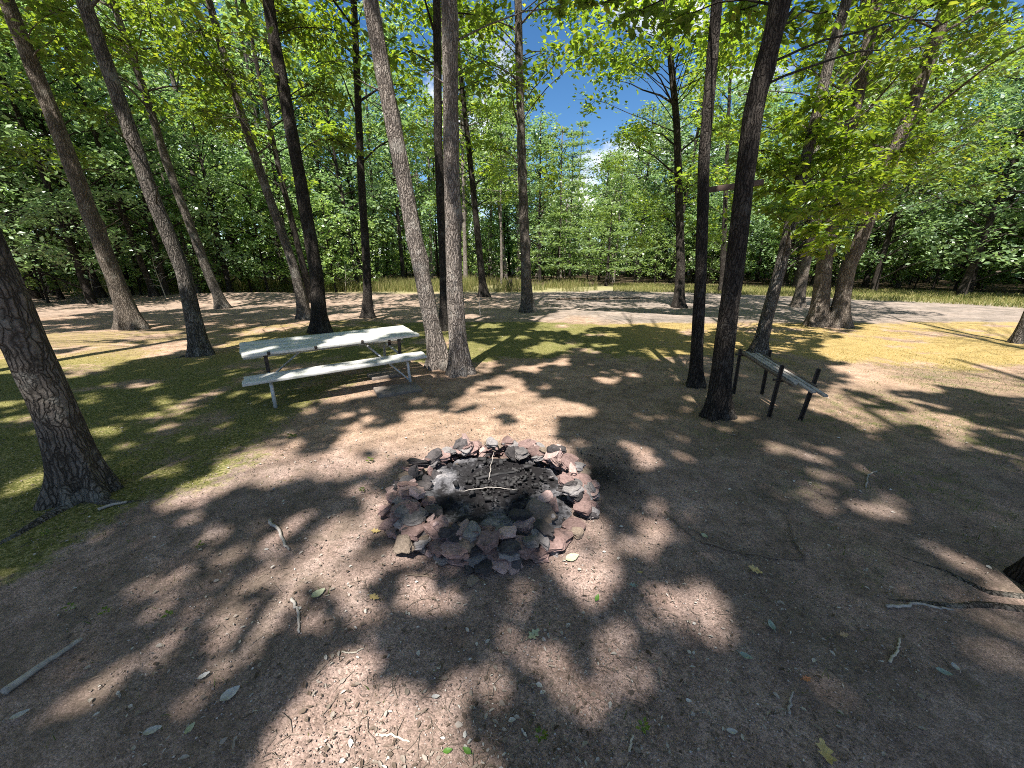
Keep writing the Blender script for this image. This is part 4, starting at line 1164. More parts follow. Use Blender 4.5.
def stone_mat(name, c1, c2, soot):
    m, n, l = new_mat(name)
    oi = n.new('ShaderNodeObjectInfo')
    v = coord(n, l)
    ad = n.new('ShaderNodeVectorMath'); ad.operation = 'ADD'
    cmb = n.new('ShaderNodeCombineXYZ'); l.new(math_node(n, l, 'MULTIPLY', oi.outputs['Random'], 40.), cmb.inputs[0])
    l.new(v, ad.inputs[0]); l.new(cmb.outputs[0], ad.inputs[1])
    nz = tex(n, l, 'noise', ad.outputs[0], 9, Detail=8, Roughness=.68)
    n2 = tex(n, l, 'noise', ad.outputs[0], 3.2, Detail=4)
    r_ = ramp(n, [(.3, c1), (.7, c2)]); l.new(nz.outputs[0], r_.inputs[0])
    hs = n.new('ShaderNodeHueSaturation'); l.new(r_.outputs[0], hs.inputs['Color'])
    mrg = n.new('ShaderNodeMapRange'); mrg.inputs[3].default_value = .75; mrg.inputs[4].default_value = 1.6
    l.new(oi.outputs['Random'], mrg.inputs[0]); l.new(mrg.outputs[0], hs.inputs['Value'])
    sr = ramp(n, [(.62 - soot, (0, 0, 0)), (.78 - soot, (1, 1, 1))]); l.new(n2.outputs[0], sr.inputs[0])
    c_ = mixc(n, l, math_node(n, l, 'MULTIPLY', sr.outputs[0], .85), hs.outputs[0], (.022, .020, .021))
    return finish(m, n, l, c_, .85, nz.outputs[0], .7, .012, .3)


ST = {'dusky red': stone_mat('stone_red', (.10, .062, .056), (.26, .175, .158), .03),
      'pinkish': stone_mat('stone_pink', (.20, .135, .12), (.37, .265, .24), -.04),
      'grey': stone_mat('stone_grey', (.085, .078, .078), (.21, .19, .185), .02),
      'soot black': stone_mat('stone_black', (.028, .025, .026), (.075, .065, .064), .12),
      'brown': stone_mat('stone_brown', (.085, .065, .048), (.20, .155, .12), .0)}
stone_meshes = []
for k in range(18):
    bm = bmesh.new()
    n_ = random.randint(5, 7)
    for q in range(n_):
        a = (q + random.uniform(-.33, .33)) / n_ * 6.283; rr = random.uniform(.70, 1.12)
        for zz_ in (-.5, .5):
            r2 = rr * random.uniform(.82, 1.0)
            bm.verts.new((math.cos(a) * r2 * .5, math.sin(a) * r2 * .5, zz_ * random.uniform(.7, 1.05)))
    res = bmesh.ops.convex_hull(bm, input=bm.verts)
    for vv in [v_ for v_ in bm.verts if not v_.link_faces]: bm.verts.remove(vv)
    bmesh.ops.bevel(bm, geom=list(bm.edges), offset=.03, segments=2, affect='EDGES')
    bmesh.ops.triangulate(bm, faces=bm.faces[:])
    bmesh.ops.subdivide_edges(bm, edges=[e for e in bm.edges if e.calc_length() > .2], cuts=2, use_grid_fill=True)
    for vv in bm.verts:
        q_ = vv.co.copy()
        vv.co += Vector((mnoise.noise(q_ * 3.1 + Vector((k * 5, 0, 0))), mnoise.noise(q_ * 3.1 + Vector((0, k * 5, 3))), mnoise.noise(q_ * 3.3 + Vector((9, 0, k * 5))))) * .11
        vv.co += Vector((mnoise.noise(q_ * 9), mnoise.noise(q_ * 9 + Vector((4, 4, 4))), mnoise.noise(q_ * 9 + Vector((8, 1, 2))))) * .02
    me = bpy.data.meshes.new('ring_stone'); bm.to_mesh(me); bm.free()
    stone_meshes.append(me)
mesh_cache = {}


def stone(loc, size, rot, colour, label, group='stones of the fire ring'):
    k = random.randrange(len(stone_meshes))
    key = (k, colour)
    if key not in mesh_cache:
        me = stone_meshes[k].copy(); me.materials.clear(); me.materials.append(ST[colour]); mesh_cache[key] = me
    o = link('ring_stone', mesh_cache[key])
    o.location = loc; o.scale = size; o.rotation_euler = rot
    tag(o, label, 'stone', group)
    return o


def sector(a):
    a = (math.degrees(a)) % 360
    return 'right side' if a < 45 or a >= 315 else 'far side' if a < 135 else 'left side' if a < 225 else 'near side'


def rand_col(inner, a):
    q = random.random()
    if inner > .5: return random.choices(list(ST), (.40, .16, .12, .28, .04))[0]
    return random.choices(list(ST), (.50, .10, .16, .12, .12))[0]


# courses of the wall
for course in range(5):
    R_ = (.73, .715, .70, .68, .66)[course]
    a = random.random()
    end = a + 6.283
    while a < end:
        w = random.uniform(.08, .19)
        ad = math.degrees(a) % 360
        gap = 306 < ad < 336            # the low opening at the near right
        low = 50 < ad < 140
        if not (gap and course > 0) and not (low and course > 3) and not (course == 4 and random.random() < .35):
            h = random.uniform(.030, .056)
            rr = R_ + random.uniform(-.05, .05)
            x, y = RC[0] + rr * math.cos(a) * 1.02, RC[1] + rr * math.sin(a)
            z = float(gz(x, y)) + .03 + course * .030 + random.uniform(-.012, .012)
            col = rand_col(0, a)
            stone((x, y, z), (random.uniform(.14, .24), w * 1.25, h * .95), (random.gauss(0, .14), random.gauss(0, .14), a + random.gauss(0, .25)), col,
                  f'{col} flat stone, {("lowest", "second", "third", "fourth", "top")[course]} course, {sector(a)} of fire ring')
        a += w / R_ * .80
# rubble spilling inward and outward over the wall
for q in range(165):
    a = random.uniform(0, 6.283); ad = math.degrees(a) % 360
    inner = random.random() < .62
    rr = random.uniform(.50, .66) if inner else random.uniform(.72, .82)
    if 300 < ad < 342 and random.random() < .75: continue
    z = (.07 + .085 * (rr - .5) / .16 + random.uniform(0, .035)) if inner else max(.012, .095 - .08 * (rr - .72) / .1 + random.uniform(-.02, .03))
    if inner and 220 < ad < 300: z -= .02
    x, y = RC[0] + rr * math.cos(a), RC[1] + rr * math.sin(a)
    s = .04 + .16 * random.random() ** 2.0
    col = rand_col(1 if inner else 0, a)
    tilt = (.35 if inner else -.35)
    stone((x, y, float(gz(x, y)) + z), (s * random.uniform(.8, 1.2), s * random.uniform(.7, 1.1), s * random.uniform(.20, .38)),
          (random.gauss(0, .35), -tilt + random.gauss(0, .4), a + random.gauss(0, .6)), col,
          f'{col} rubble stone on the {"inner rim" if inner else "outer foot"}, {sector(a)} of fire ring')


def px_stone(px, py, z, size, rot, col, label):
    g_ = on_ground(px, py, z * .82)
    return stone(tuple(g_), size, rot, col, label)


px_stone(540, 515, .13, (.27, .20, .055), (1.15, .10, .12), 'brown', 'broad brown slab standing on edge at the near right gap of the fire ring')
px_stone(512, 562, .05, (.16, .12, .07), (.5, 0, .1), 'soot black', 'smooth dark slab propped at the foot of the near wall')
px_stone(556, 452, .24, (.20, .15, .14), (.2, .2, .4), 'soot black', 'large charred block on the far right rim of the fire ring')
px_stone(545, 498, .16, (.20, .12, .035), (.35, -.25, .5), 'pinkish', 'long salmon pink slab lying on the right inner rim')
px_stone(417, 492, .24, (.13, .12, .06), (.2, .3, .9), 'pinkish', 'pale pink square stone on top of the left wall')
px_stone(466, 440, .24, (.20, .07, .05), (.15, .5, -.9), 'pinkish', 'tilted reddish stone sliver on top of the far wall')
px_stone(441, 527, .19, (.18, .15, .05), (.3, .05, .1), 'dusky red', 'flat mauve slab capping the near left wall')
px_stone(404, 545, .12, (.22, .16, .06), (1.1, -.25, -.5), 'brown', 'broad brown slab leaning against the near left wall')
px_stone(566, 480, .22, (.18, .13, .05), (.4, .4, -.4), 'dusky red', 'dusky red slab tilted on the right wall of the fire ring')
px_stone(592, 490, .12, (.18, .16, .06), (.2, .9, .1), 'grey', 'grey slab leaning out on the right wall of the fire ring')
px_stone(520, 515, .20, (.24, .13, .05), (.1, .1, .2), 'soot black', 'blackened long slab capping the near right wall')
for px_, py_, s in ((472, 582, .09), (455, 580, .05), (484, 583, .04), (461, 590, .03)):
    px_stone(px_, py_, .02, (s * 1.4, s, s * .4), (0, 0, random.random() * 3), 'brown', 'small brown stone chip on the soil before the near wall')

# ash bed
xs_ = np.linspace(-.66, .66, 90); AX, AY = np.meshgrid(xs_, xs_)
d_ = np.hypot(AX, AY)
AZ = .055 + .05 * (fbm(AX * 7, AY * 7, 61) - .5) * 2 + .05 * np.exp(-((AX - .1) / .22) ** 2 - ((AY - .12) / .2) ** 2) + .022 * (fbm(AX * 26, AY * 26, 71) - .5) - .05 * sstep(.5, .66, d_)
i_ = (np.arange(89)[:, None] * 90 + np.arange(89)[None])
q_ = np.stack([i_, i_ + 1, i_ + 91, i_ + 90], -1).reshape(-1, 4)
keepq = d_.ravel()[q_].max(1) < .655
am, n, l = new_mat('ash')
v = coord(n, l)
a1 = tex(n, l, 'noise', v, 4.0, Detail=6, Roughness=.58)
a2 = tex(n, l, 'voronoi', v, 55)
sepa = n.new('ShaderNodeSeparateColor'); l.new(a2.outputs['Color'], sepa.inputs[0])
sm_ = math_node(n, l, 'ADD', math_node(n, l, 'MULTIPLY', a1.outputs[0], .92), math_node(n, l, 'MULTIPLY', sepa.outputs[0], .08))
# burnt black heart of the bed
tcn = n.new('ShaderNodeTexCoord'); vd = n.new('ShaderNodeVectorMath'); vd.operation = 'DISTANCE'
vd.inputs[1].default_value = (.12, .12, .05); l.new(tcn.outputs['Object'], vd.inputs[0])
hr = ramp(n, [(.20, (.30, .30, .30)), (.44, (0, 0, 0))]); l.new(vd.outputs['Value'], hr.inputs[0])
sm_ = math_node(n, l, 'SUBTRACT', sm_, hr.outputs[0])
ar = ramp(n, [(.34, (.013, .012, .013)), (.44, (.026, .025, .027)), (.55, (.13, .127, .136)), (.68, (.33, .305, .305))]); l.new(sm_, ar.inputs[0])
finish(am, n, l, ar.outputs[0], .95, sm_, .8, .02, .1)
me = mesh_from('ash_bed', np.stack([AX.ravel(), AY.ravel(), AZ.ravel()], 1), [q_[keepq]], am, True)
o = link('ash_bed', me, None, (RC[0], RC[1], float(gz(*RC))))
tag(o, 'grey ash and burnt black heart filling the fire ring', 'ash', None, 'stuff')
# charcoal crumbs
CHAR = plain('charcoal', (.012, .012, .013), (.045, .042, .042), 20, .8, .4)
mb = MB(); r = np.random.default_rng(17)
for k in range(170, 620):
    if k < 470:
        x, y = RC + r.normal(0, .19, 2) + np.array([.08, .08]); z0 = .11
        if math.hypot(x - RC[0], y - RC[1]) > .5: continue
        z0 = .085
    else:
        x, y = np.array([.80, 2.98]) + r.normal(0, .20, 2); z0 = .002
    s = r.uniform(.005, .018) * (1.1 * (1 if k % 4 else 1.8) if k < 470 else .55)
    M = Matrix.Rotation(r.random() * 6.28, 3, Vector(r.normal(0, 1, 3)).normalized())
    mb.box((x, y, float(gz(x, y)) + z0 + r.uniform(0, .02)), (s * r.uniform(1, 2.2), s, s * .8), np.array(M))
tag(mb.build('charcoal', CHAR), 'black charcoal crumbs on the ash and spilled beside the ring', 'charcoal', None, 'stuff')


def stick(name, ptsw, r0, r1, mat, label, cat='stick', twigs=0, seed=1, group=None):
    rg = np.random.default_rng(seed)
    ptsw = np.array(ptsw, float)
    base = ptsw[0].copy(); P = ptsw - base
    t = np.linspace(0, len(P) - 1, 14)
    Q = np.stack([np.interp(t, np.arange(len(P)), P[:, k]) for k in range(3)], 1)
    L_ = np.linalg.norm(P[-1] - P[0])
    Q[1:-1] += rg.normal(0, .008 * L_ + .001, (12, 3)) * np.array([1, 1, .3])
    mb = MB(); mb.tube(Q, np.linspace(r0, r1, 14), 7)
    for k in range(twigs):
        i = rg.integers(4, 12); a = rg.uniform(-1, 1)
        dr = Q[min(13, i + 1)] - Q[i]; dr /= np.linalg.norm(dr)
        dd = np.array([dr[0] * math.cos(a) - dr[1] * math.sin(a), dr[0] * math.sin(a) + dr[1] * math.cos(a), .05]) * L_ * rg.uniform(.15, .35)
        mb.tube([Q[i], Q[i] + dd * .5 + rg.normal(0, .01 * L_, 3) * [1, 1, .2], Q[i] + dd], [r1 * 1.1, r1 * .8, r1 * .5], 5)
    o = mb.build(name, mat, None, True, tuple(base))
    return tag(o, label, cat, group)


def gstick(name, pts, r0, r1, mat, label, **k):
    P = []
    for (x, y) in pts:
        g_ = on_ground(x, y); g_[2] = float(gz(g_[0], g_[1])) + r0 * .9 + .004; P.append(g_)
    return stick(name, P, r0, r1, mat, label, **k)


WOOD_GREY = plain('wood_grey', (.20, .175, .155), (.44, .40, .36), 14, .85, .5, stretch=(1, 1, 1))
WOOD_BROWN = plain('wood_brown', (.07, .05, .038), (.20, .15, .11), 14, .85, .5)
WOOD_PALE = plain('wood_pale', (.33, .28, .22), (.55, .49, .40), 14, .8, .3)
stick('charred_stick', [on_ground(459, 491, .13), on_ground(490, 487, .15), on_ground(517, 490, .13)],   .0035, .0025, WOOD_GREY, 'pale ashy stick lying across the ash bed', seed=3)
stick('charred_stick', [on_ground(489, 480, .13), on_ground(491, 465, .18), on_ground(494, 452, .24)], .003, .0018, WOOD_GREY, 'thin pale stick poking upright out of the burnt heap', seed=5)
stick('charred_stick', [on_ground(476, 479, .125), on_ground(500, 474, .14), on_ground(516, 472, .13)], .014, .008, CHAR, 'short burnt black branch in the middle of the charcoal heap', cat='burnt branch', seed=6)

gstick('stick', [(270, 520), (281, 535), (289, 551)], .012, .007, WOOD_GREY, 'curved grey stick on the shaded soil left of the fire ring', seed=8)
gstick('stick', [(292, 601), (299, 615), (300, 636)], .009, .005, WOOD_GREY, 'short crooked grey stick left of the fallen pale leaf', seed=9)
gstick('branch', [(4, 692), (40, 666), (82, 638)], .018, .010, WOOD_GREY, 'long straight grey branch at the lower left corner', cat='branch', seed=10)
gstick('stick', [(98, 509), (112, 504), (127, 501)], .012, .008, WOOD_GREY, 'short thick stick at the foot of the leaning left oak', seed=11)
gstick('branch', [(700, 545), (740, 556), (775, 562), (802, 562)], .007, .004, WOOD_BROWN, 'thin forked brown branch lying right of the fire ring', cat='branch', twigs=2, seed=12)
gstick('branch', [(802, 562), (792, 540), (786, 518)], .007, .003, WOOD_BROWN, 'crooked twig meeting the thin forked branch', cat='branch', twigs=1, seed=13)
gstick('stick', [(664, 514), (680, 530), (694, 541)], .004, .003, WOOD_BROWN, 'thin straight dark stick right of the fire ring', seed=14)
gstick('stick', [(888, 666), (896, 655), (898, 642)], .006, .004, WOOD_PALE, 'small bent pale stick near the lower right roots', seed=15)
gstick('stick', [(866, 488), (868, 476), (876, 471)], .007, .005, WOOD_GREY, 'small hooked grey stick on the thin grass at right', seed=16)
gstick('stick', [(885, 610), (920, 607), (952, 612)], .009, .005, WOOD_GREY, 'grey weathered stick beside the surface root at right', seed=17)
gstick('stick', [(788, 717), (789, 703), (792, 695)], .006, .003, WOOD_GREY, 'short grey splinter near the bottom right', seed=18)
gstick('stick', [(408, 578), (425, 579), (440, 583)], .006, .004, WOOD_BROWN, 'dark stick on the soil before the near stones', twigs=1, seed=19)
gstick('stick', [(342, 655), (352, 656), (364, 652)], .004, .003, WOOD_PALE, 'thin pale stick in the bottom sun patch', seed=20)
gstick('stick', [(376, 738), (392, 738), (410, 745)], .005, .003, WOOD_PALE, 'slim pale twig lower in the bottom sun patch', seed=21)
gstick('stick', [(629, 755), (631, 745), (632, 738)], .005, .004, WOOD_PALE, 'short white tipped stick at the bottom centre', seed=22)


# individually visible fallen leaves
def fallen_leaf(px, py, L, ang, colour, label, lobed=False, curl=.12, leafy=0):
    g_ = on_ground(px, py); z = float(gz(g_[0], g_[1])) + .014
    m = LM[colour]; L = L * .72
    nseg = 12
    t = np.linspace(0, 1, nseg)
    w = np.sin(np.pi * t ** .8) ** .8 * .27
    if lobed: w = w * (1 + .45 * np.cos(t * 6.283 * 3.2))
    up = curl * L * (np.abs(t - .5) * 2) ** 2
    V, F = [], []
    for k in range(nseg):
        for s_ in (-1, -.5, 0, .5, 1):
            V.append([t[k] * L - L / 2, s_ * w[k] * L, up[k] + abs(s_) * w[k] * L * .35 + .004 * math.sin(k * 2 + s_ * 3) * L * 4])
    for k in range(nseg - 1):
        for q in range(4): F.append([k * 5 + q, k * 5 + q + 1, k * 5 + 6 + q, k * 5 + 5 + q])
    mb = MB(); mb.add(V, F)
    mb.tube([[-L * .5, 0, up[0]], [-L * .62, .01 * L, up[0] + .01], [-L * .75, 0, up[0]]], [.0012, .001, .001], 4)
    o = mb.build('fallen_leaf', m, None, True, (g_[0], g_[1], z))
    o.rotation_euler = (random.gauss(0, .12), random.gauss(0, .12), math.radians(ang))
    return tag(o, label, 'leaf')


LM = {'yellow': plain('dry_leaf_yellow', (.34, .24, .09), (.52, .40, .18), 25, .6, .2), 'pale': plain('dry_leaf_pale', (.25, .27, .16), (.40, .41, .28), 25, .55, .2),
      'orange': plain('dry_leaf_orange', (.34, .12, .05), (.46, .20, .09), 25, .6, .2), 'green': plain('leaf_green', (.05, .12, .02), (.09, .18, .03), 25, .5, .2),
      'teal': plain('dry_leaf_teal', (.16, .20, .17), (.27, .32, .28), 25, .6, .2), 'grey': plain('dry_leaf_grey', (.28, .27, .26), (.5, .48, .46), 25, .7, .2), 'tan': plain('dry_leaf_tan', (.26, .17, .09), (.42, .30, .17), 25, .6, .2)}
for a in (
    (572, 561, .13, 20, 'pale', 'broad pale green leaf in the sun patch right of the fire ring'), (319, 597, .11, 55, 'pale', 'pale curled leaf left of the bottom sun patches'),
    (375, 602, .09, -20, 'yellow', 'yellow brown lobed leaf below the left stones', True), (376, 534, .09, 10, 'yellow', 'yellow leaf on the soil at the left foot of the ring', True),
    (754, 575, .11, -30, 'yellow', 'crumpled golden leaf on dark soil beside the forked branch', True), (633, 589, .07, 0, 'teal', 'small blue green leaf in the shade right of the sun patches', True),
    (597, 601, .06, 60, 'green', 'small dull green leaf beside the round sun patch'), (534, 638, .10, 40, 'pale', 'lobed pale leaf in the middle of the sun dapples', True),
    (448, 755, .05, 15, 'green', 'round fresh green leaf at the bottom edge'), (467, 755, .055, 150, 'green', 'second fresh green leaf pointing right at the bottom edge'),
    (823, 757, .13, 70, 'yellow', 'large pale yellow leaf at the bottom right edge', True), (770, 630, .08, 80, 'teal', 'pale bluish leaf right of the last sun patch'),
    (745, 661, .08, -30, 'teal', 'flat blue green leaf lower right of the sun patch'), (805, 684, .06, 10, 'orange', 'small bright orange leaf fragment on the dark soil', True),
    (231, 697, .11, 60, 'grey', 'pale grey curled leaf at the lower left'), (191, 731, .06, 80, 'pale', 'small cream leaf lit near the bottom left'), (205, 678, .07, 30, 'grey', 'grey folded leaf on the lower left soil'),
    (154, 733, .09, 20, 'grey', 'dull grey leaf lying flat near the bottom left'), (942, 677, .08, -30, 'teal', 'blue green leaf near the lower right roots'), (953, 671, .06, 70, 'grey', 'white scrap of leaf near the lower right roots'),
    (842, 640, .06, 0, 'tan', 'tan leaf on the dark soil at right', True), (731, 736, .06, 0, 'grey', 'grey white leaf low on the dark soil right of centre'), (704, 540, .07, -60, 'pale', 'small pale folded leaf right of the thin straight stick'),
    (20, 715, .08, 50, 'grey', 'pale narrow leaf at the left bottom corner'), (436, 701, .05, 10, 'grey', 'whitish scrap of leaf at the edge of the bottom sun patch'), (640, 576, .05, 20, 'yellow', 'tiny yellow leaf above the small blue green leaf'),
):
    fallen_leaf(*a)

# ------------------------------------------------------------------ picnic table
TX, TY, YAW = -2.665, 5.70, .585
TL, TW = 2.35, .74
pm, n, l = new_mat('weathered_white_paint')
v = coord(n, l, (1.2, 9, 9)); p1 = tex(n, l, 'noise', v, 5, Detail=8, Roughness=.7)
v3 = coord(n, l); p2 = tex(n, l, 'noise', v3, 2.6, Detail=6, Roughness=.6)
pr = ramp(n, [(.30, (.26, .245, .22)), (.45, (.47, .465, .435)), (.7, (.66, .65, .61))]); l.new(p1.outputs[0], pr.inputs[0])
pw = ramp(n, [(.55, (0, 0, 0)), (.66, (1, 1, 1))]); l.new(p2.outputs[0], pw.inputs[0])
pc = mixc(n, l, math_node(n, l, 'MULTIPLY', pw.outputs[0], .5), pr.outputs[0], (.36, .38, .34))
PAINT = finish(pm, n, l, pc, .5, p1.outputs[0], .25, .004, .4)
STEEL = plain('galvanised_pipe', (.36, .37, .38), (.58, .59, .60), 12, .5, .1, .25, .5)
IRON = plain('dark_iron', (.028, .024, .022), (.075, .058, .050), 14, .75, .3, .2, .3)
tb0 = float(gz(TX, TY))
table = empty('picnic_table', (TX, TY, tb0), 'weathered white picnic table with bent pipe legs on the mossy ground', 'picnic table', None, YAW)
tx_, ty_ = .020, .070


def tz(u, vv, z): return z + tx_ * u + ty_ * vv


Mt = np.array(Matrix.Rotation(math.atan(ty_), 3, 'X') @ Matrix.Rotation(-math.atan(tx_), 3, 'Y'))
# tabletop of four planks (ends not quite even)
mb = MB()
pwid = TW / 4
for k in range(4):
    vc_ = -TW / 2 + pwid * (k + .5)
    du = (.022, 0, .003, 0)[k]
    mb.box((du, vc_, tz(du, vc_, .70) - .019), (TL, pwid - .013, .038), Mt)
mb.build('tabletop', PAINT, table, bevel=.004)
for s_ in (-1, 1):
    mb = MB()
    for q in (0, 1):
        vc_ = s_ * (.455 + .073 + .146 * q)
        mb.box((-.02 * q, vc_, tz(0, vc_, .455) - .019), (TL, .142, .038), Mt)
    mb.build('bench', PAINT, table, bevel=.004)


def arc_pipe(mb, pts, r_, seg=10, rad=.10):
    """polyline of pipe with rounded corners"""
    pts = [np.array(p, float) for p in pts]
    out = [pts[0]]
    for i in range(1, len(pts) - 1):
        a = pts[i - 1] - pts[i]; b = pts[i + 1] - pts[i]
        la, lb = np.linalg.norm(a), np.linalg.norm(b)
        rr = min(rad, la * .45, lb * .45)
        p0, p1 = pts[i] + a / la * rr, pts[i] + b / lb * rr
        for t in np.linspace(0, 1, 7):
            out.append((1 - t) ** 2 * p0 + 2 * t * (1 - t) * pts[i] + t * t * p1)
    out.append(pts[-1])
    mb.tube(out, r_, seg)


for u in (-.90, .89):
    hz = lambda vv: tz(u, vv, .455) - .038 - .024
    mb = MB()
    zl = [float(gz(TX + u * math.cos(YAW) - vv * math.sin(YAW), TY + u * math.sin(YAW) + vv * math.cos(YAW))) - tb0 for vv in (-.66, .66)]
    arc_pipe(mb, [(u, -.67, zl[0] - .02), (u, -.60, hz(-.60)), (u, .60, hz(.60)), (u, .67, zl[1] - .02)], .022)
    fr_ = mb.build('leg_frame', STEEL, table, True)
    for vv in (-.27, .27):
        mb = MB(); mb.box((u, vv, (hz(vv) + tz(u, vv, .70) - .04) / 2), (.045, .032, tz(u, vv, .70) - .04 - hz(vv)))
        mb.build('upright', IRON, table, bevel=.003)
    mb = MB(); mb.box((u, 0, tz(u, 0, .70) - .052), (.05, .66, .024), Mt); mb.build('cross_rail', IRON, table)
    mb = MB(); ui = u * .42
    if u > 0: mb.tube([(u, -.655, zl[0] + .06), (ui, -.05, tz(ui, 0, .62))], .015, 8)
    mb.tube([(u, .655, zl[1] + .06), (ui, .05, tz(ui, 0, .62))], .015, 8)
    mb.build('brace', STEEL, table, True)
for u in (-.86, -.30, .32):
    mb = MB(); mb.box((u, -TW / 2 - .006, tz(u, -TW / 2, .70) - .012), (.035, .012, .05), Mt); mb.build('bracket', IRON, table)
for q, (px_, py_, sx, sy, rz, lb) in enumerate(((398, 391, .62, .40, .5, 'flat grey concrete slab on the ground under the right end of the table'), (384, 377, .45, .35, .6, 'dark concrete slab behind the other slab under the table'))):
    g_ = on_ground(px_, py_)
    mb = MB(); mb.box((0, 0, 0), (sx, sy, .06))
    o = mb.build('concrete_slab', plain('old_concrete', (.12, .10, .085), (.24, .20, .17), 9, .9, .4), None, loc=(g_[0], g_[1], float(gz(g_[0], g_[1])) + .015), bevel=.012)
    o.rotation_euler = (0, 0, rz); tag(o, lb, 'slab')

# ------------------------------------------------------------------ slat rack
A_, B_, C_, D_ = on_ground(733, 393), on_ground(768, 416), on_ground(799, 419), on_ground(761, 394)
axis_u = (B_ - A_) + (C_ - D_); axis_u[2] = 0; axis_u /= np.linalg.norm(axis_u)
rack = empty('slat_rack', (A_[0], A_[1], float(gz(A_[0], A_[1]))), 'low rack of weathered boards on four rusty black iron posts beside the dark oaks', 'rack')
RO = np.array([A_[0], A_[1], float(gz(A_[0], A_[1]))])


def post_top(base, px, py):
    nrm = base[:2] / np.linalg.norm(base[:2]); d = ray(px, py)
    t = np.dot(base[:2], nrm) / np.dot(d[:2], nrm)
    return np.array([d[0] * t, d[1] * t, CAM_H + d[2] * t])


tops = [post_top(A_, 740, 349), post_top(B_, 781.5, 365), post_top(C_, 818, 368.5), post_top(D_, 769.5, 349.5)]
bases = [A_, B_, C_, D_]
for b_, t_ in zip(bases, tops):
    b_ = b_.copy(); b_[2] = float(gz(b_[0], b_[1])) - .05
    mb = MB(); d = t_ - b_
    for off in ((.0, .012), (.012, 0)):
        pass
    up = d / np.linalg.norm(d); s1 = np.cross(up, [0, 1, 0]); s1 /= np.linalg.norm(s1); s2 = np.cross(up, s1)
    for w1, w2, o1, o2 in ((.032, .007, 0, 0), (.007, .032, -.0125, .0195)):
        V = []
        for e in (b_, t_):
            for a1_, a2_ in ((-1, -1), (1, -1), (1, 1), (-1, 1)):
                V.append(e - RO + s1 * (o1 + a1_ * w1 / 2) + s2 * (o2 + a2_ * w2 / 2))
        mb.add(V, [[3, 2, 1, 0], [4, 5, 6, 7], [0, 1, 5, 4], [1, 2, 6, 5], [2, 3, 7, 6], [3, 0, 4, 7]])
    mb.build('post', IRON, rack, bevel=.002)
frac = .70
S0 = [b_ * (1 - f_) + t_ * f_ for b_, t_, f_ in zip(bases, tops, (.92, .76, .72, .85))]
AB = S0[1] - S0[0]; DC = S0[2] - S0[3]
for (pa, pb) in ((S0[0], S0[3]), (S0[1], S0[2])):
    mb = MB(); e = (pb - pa); e /= np.linalg.norm(e)
    mb.tube([pa - e * .05 - RO - [0, 0, .03], pb + e * .05 - RO - [0, 0, .03]], .014, 8); mb.build('crossbar', IRON, rack, True)
for k, (f_, e0, e1, w) in enumerate(((.10, -.02, .24, .05), (.30, -.05, .14, .055), (.49, -.03, .34, .06), (.68, -.06, .42, .055), (.88, -.02, .10, .05))):
    p0 = S0[0] * (1 - f_) + S0[3] * f_; p1 = S0[1] * (1 - f_) + S0[2] * f_
    d = p1 - p0; ln = np.linalg.norm(d); d /= ln
    p0 = p0 + d * e0; p1 = p1 + d * e1
    sd = np.cross(d, [0, 0, 1]); sd /= np.linalg.norm(sd); nn = np.cross(sd, d)
    M = np.stack([d, sd, nn], 1); w = w * .8
    mb = MB(); mb.box((p0 + p1) / 2 - RO + np.array([0, 0, .004 * (k % 2)]), (np.linalg.norm(p1 - p0), w, .026), M)
    mb.build('slat', WOOD_GREY if k not in (0, 4) else WOOD_BROWN, rack, bevel=.003)

# board fixed between the two dark trunks
p0 = at_depth(701, 191, 5.75); p1 = at_depth(764, 182, 5.35)
mb = MB(); d = p1 - p0; ln = np.linalg.norm(d); d /= ln; sd = np.cross(d, [0, 0, 1]); sd /= np.linalg.norm(sd); nn = np.cross(sd, d)
mb.box((0, 0, 0), (ln, .045, .075), np.stack([d, sd, nn], 1))
o = mb.build('wooden_board', plain('old_board', (.05, .036, .028), (.14, .095, .075), 10, .85, .4), None, loc=tuple((p0 + p1) / 2), bevel=.004)
tag(o, 'old brown board fixed across the two dark oaks beside the rack', 'board')

# ------------------------------------------------------------------ small things in the distance
g_ = on_ground(509, 291); zb = float(gz(g_[0], g_[1]))
stump = empty('tree_stump', (g_[0], g_[1], zb), 'dark broken stump with a heap of brown bark behind the lone oak', 'stump')
mb, _c = trunk_mesh(np.array([[0, 0, 0], [.04, 0, .4], [.1, 0, .75]]), .30, .75, 20, 14, .6, .16, 5)
mb.build('stump', BARK_DARK, stump, True)
mb = MB(); rg = np.random.default_rng(4)
for q in range(40):
    x, y = rg.normal(.5, .45), rg.normal(0, .3); s = rg.uniform(.06, .16)
    M = np.array(Matrix.Rotation(rg.random() * 6.28, 3, Vector(rg.normal(0, 1, 3)).normalized()))
    mb.box((x, y, .06 + .1 * math.exp(-(x - .5) ** 2 * 4) * rg.random()), (s * 2, s, .03), M)
mb.build('bark_heap', WOOD_BROWN, stump)
tag(gstick('log', [(556, 300), (590, 299), (640, 299)], .05, .04, WOOD_BROWN, 'thin fallen log along the far edge of the clearing', cat='log', seed=31))
g_ = on_ground(480, 316)
stick('stake', [g_ - [0, 0, .05], g_ + [0, 0, .35], g_ + [.01, 0, .75]], .012, .010, WOOD_GREY, 'thin bare stake in the moss right of the twin trunk oak', cat='stake', seed=32)


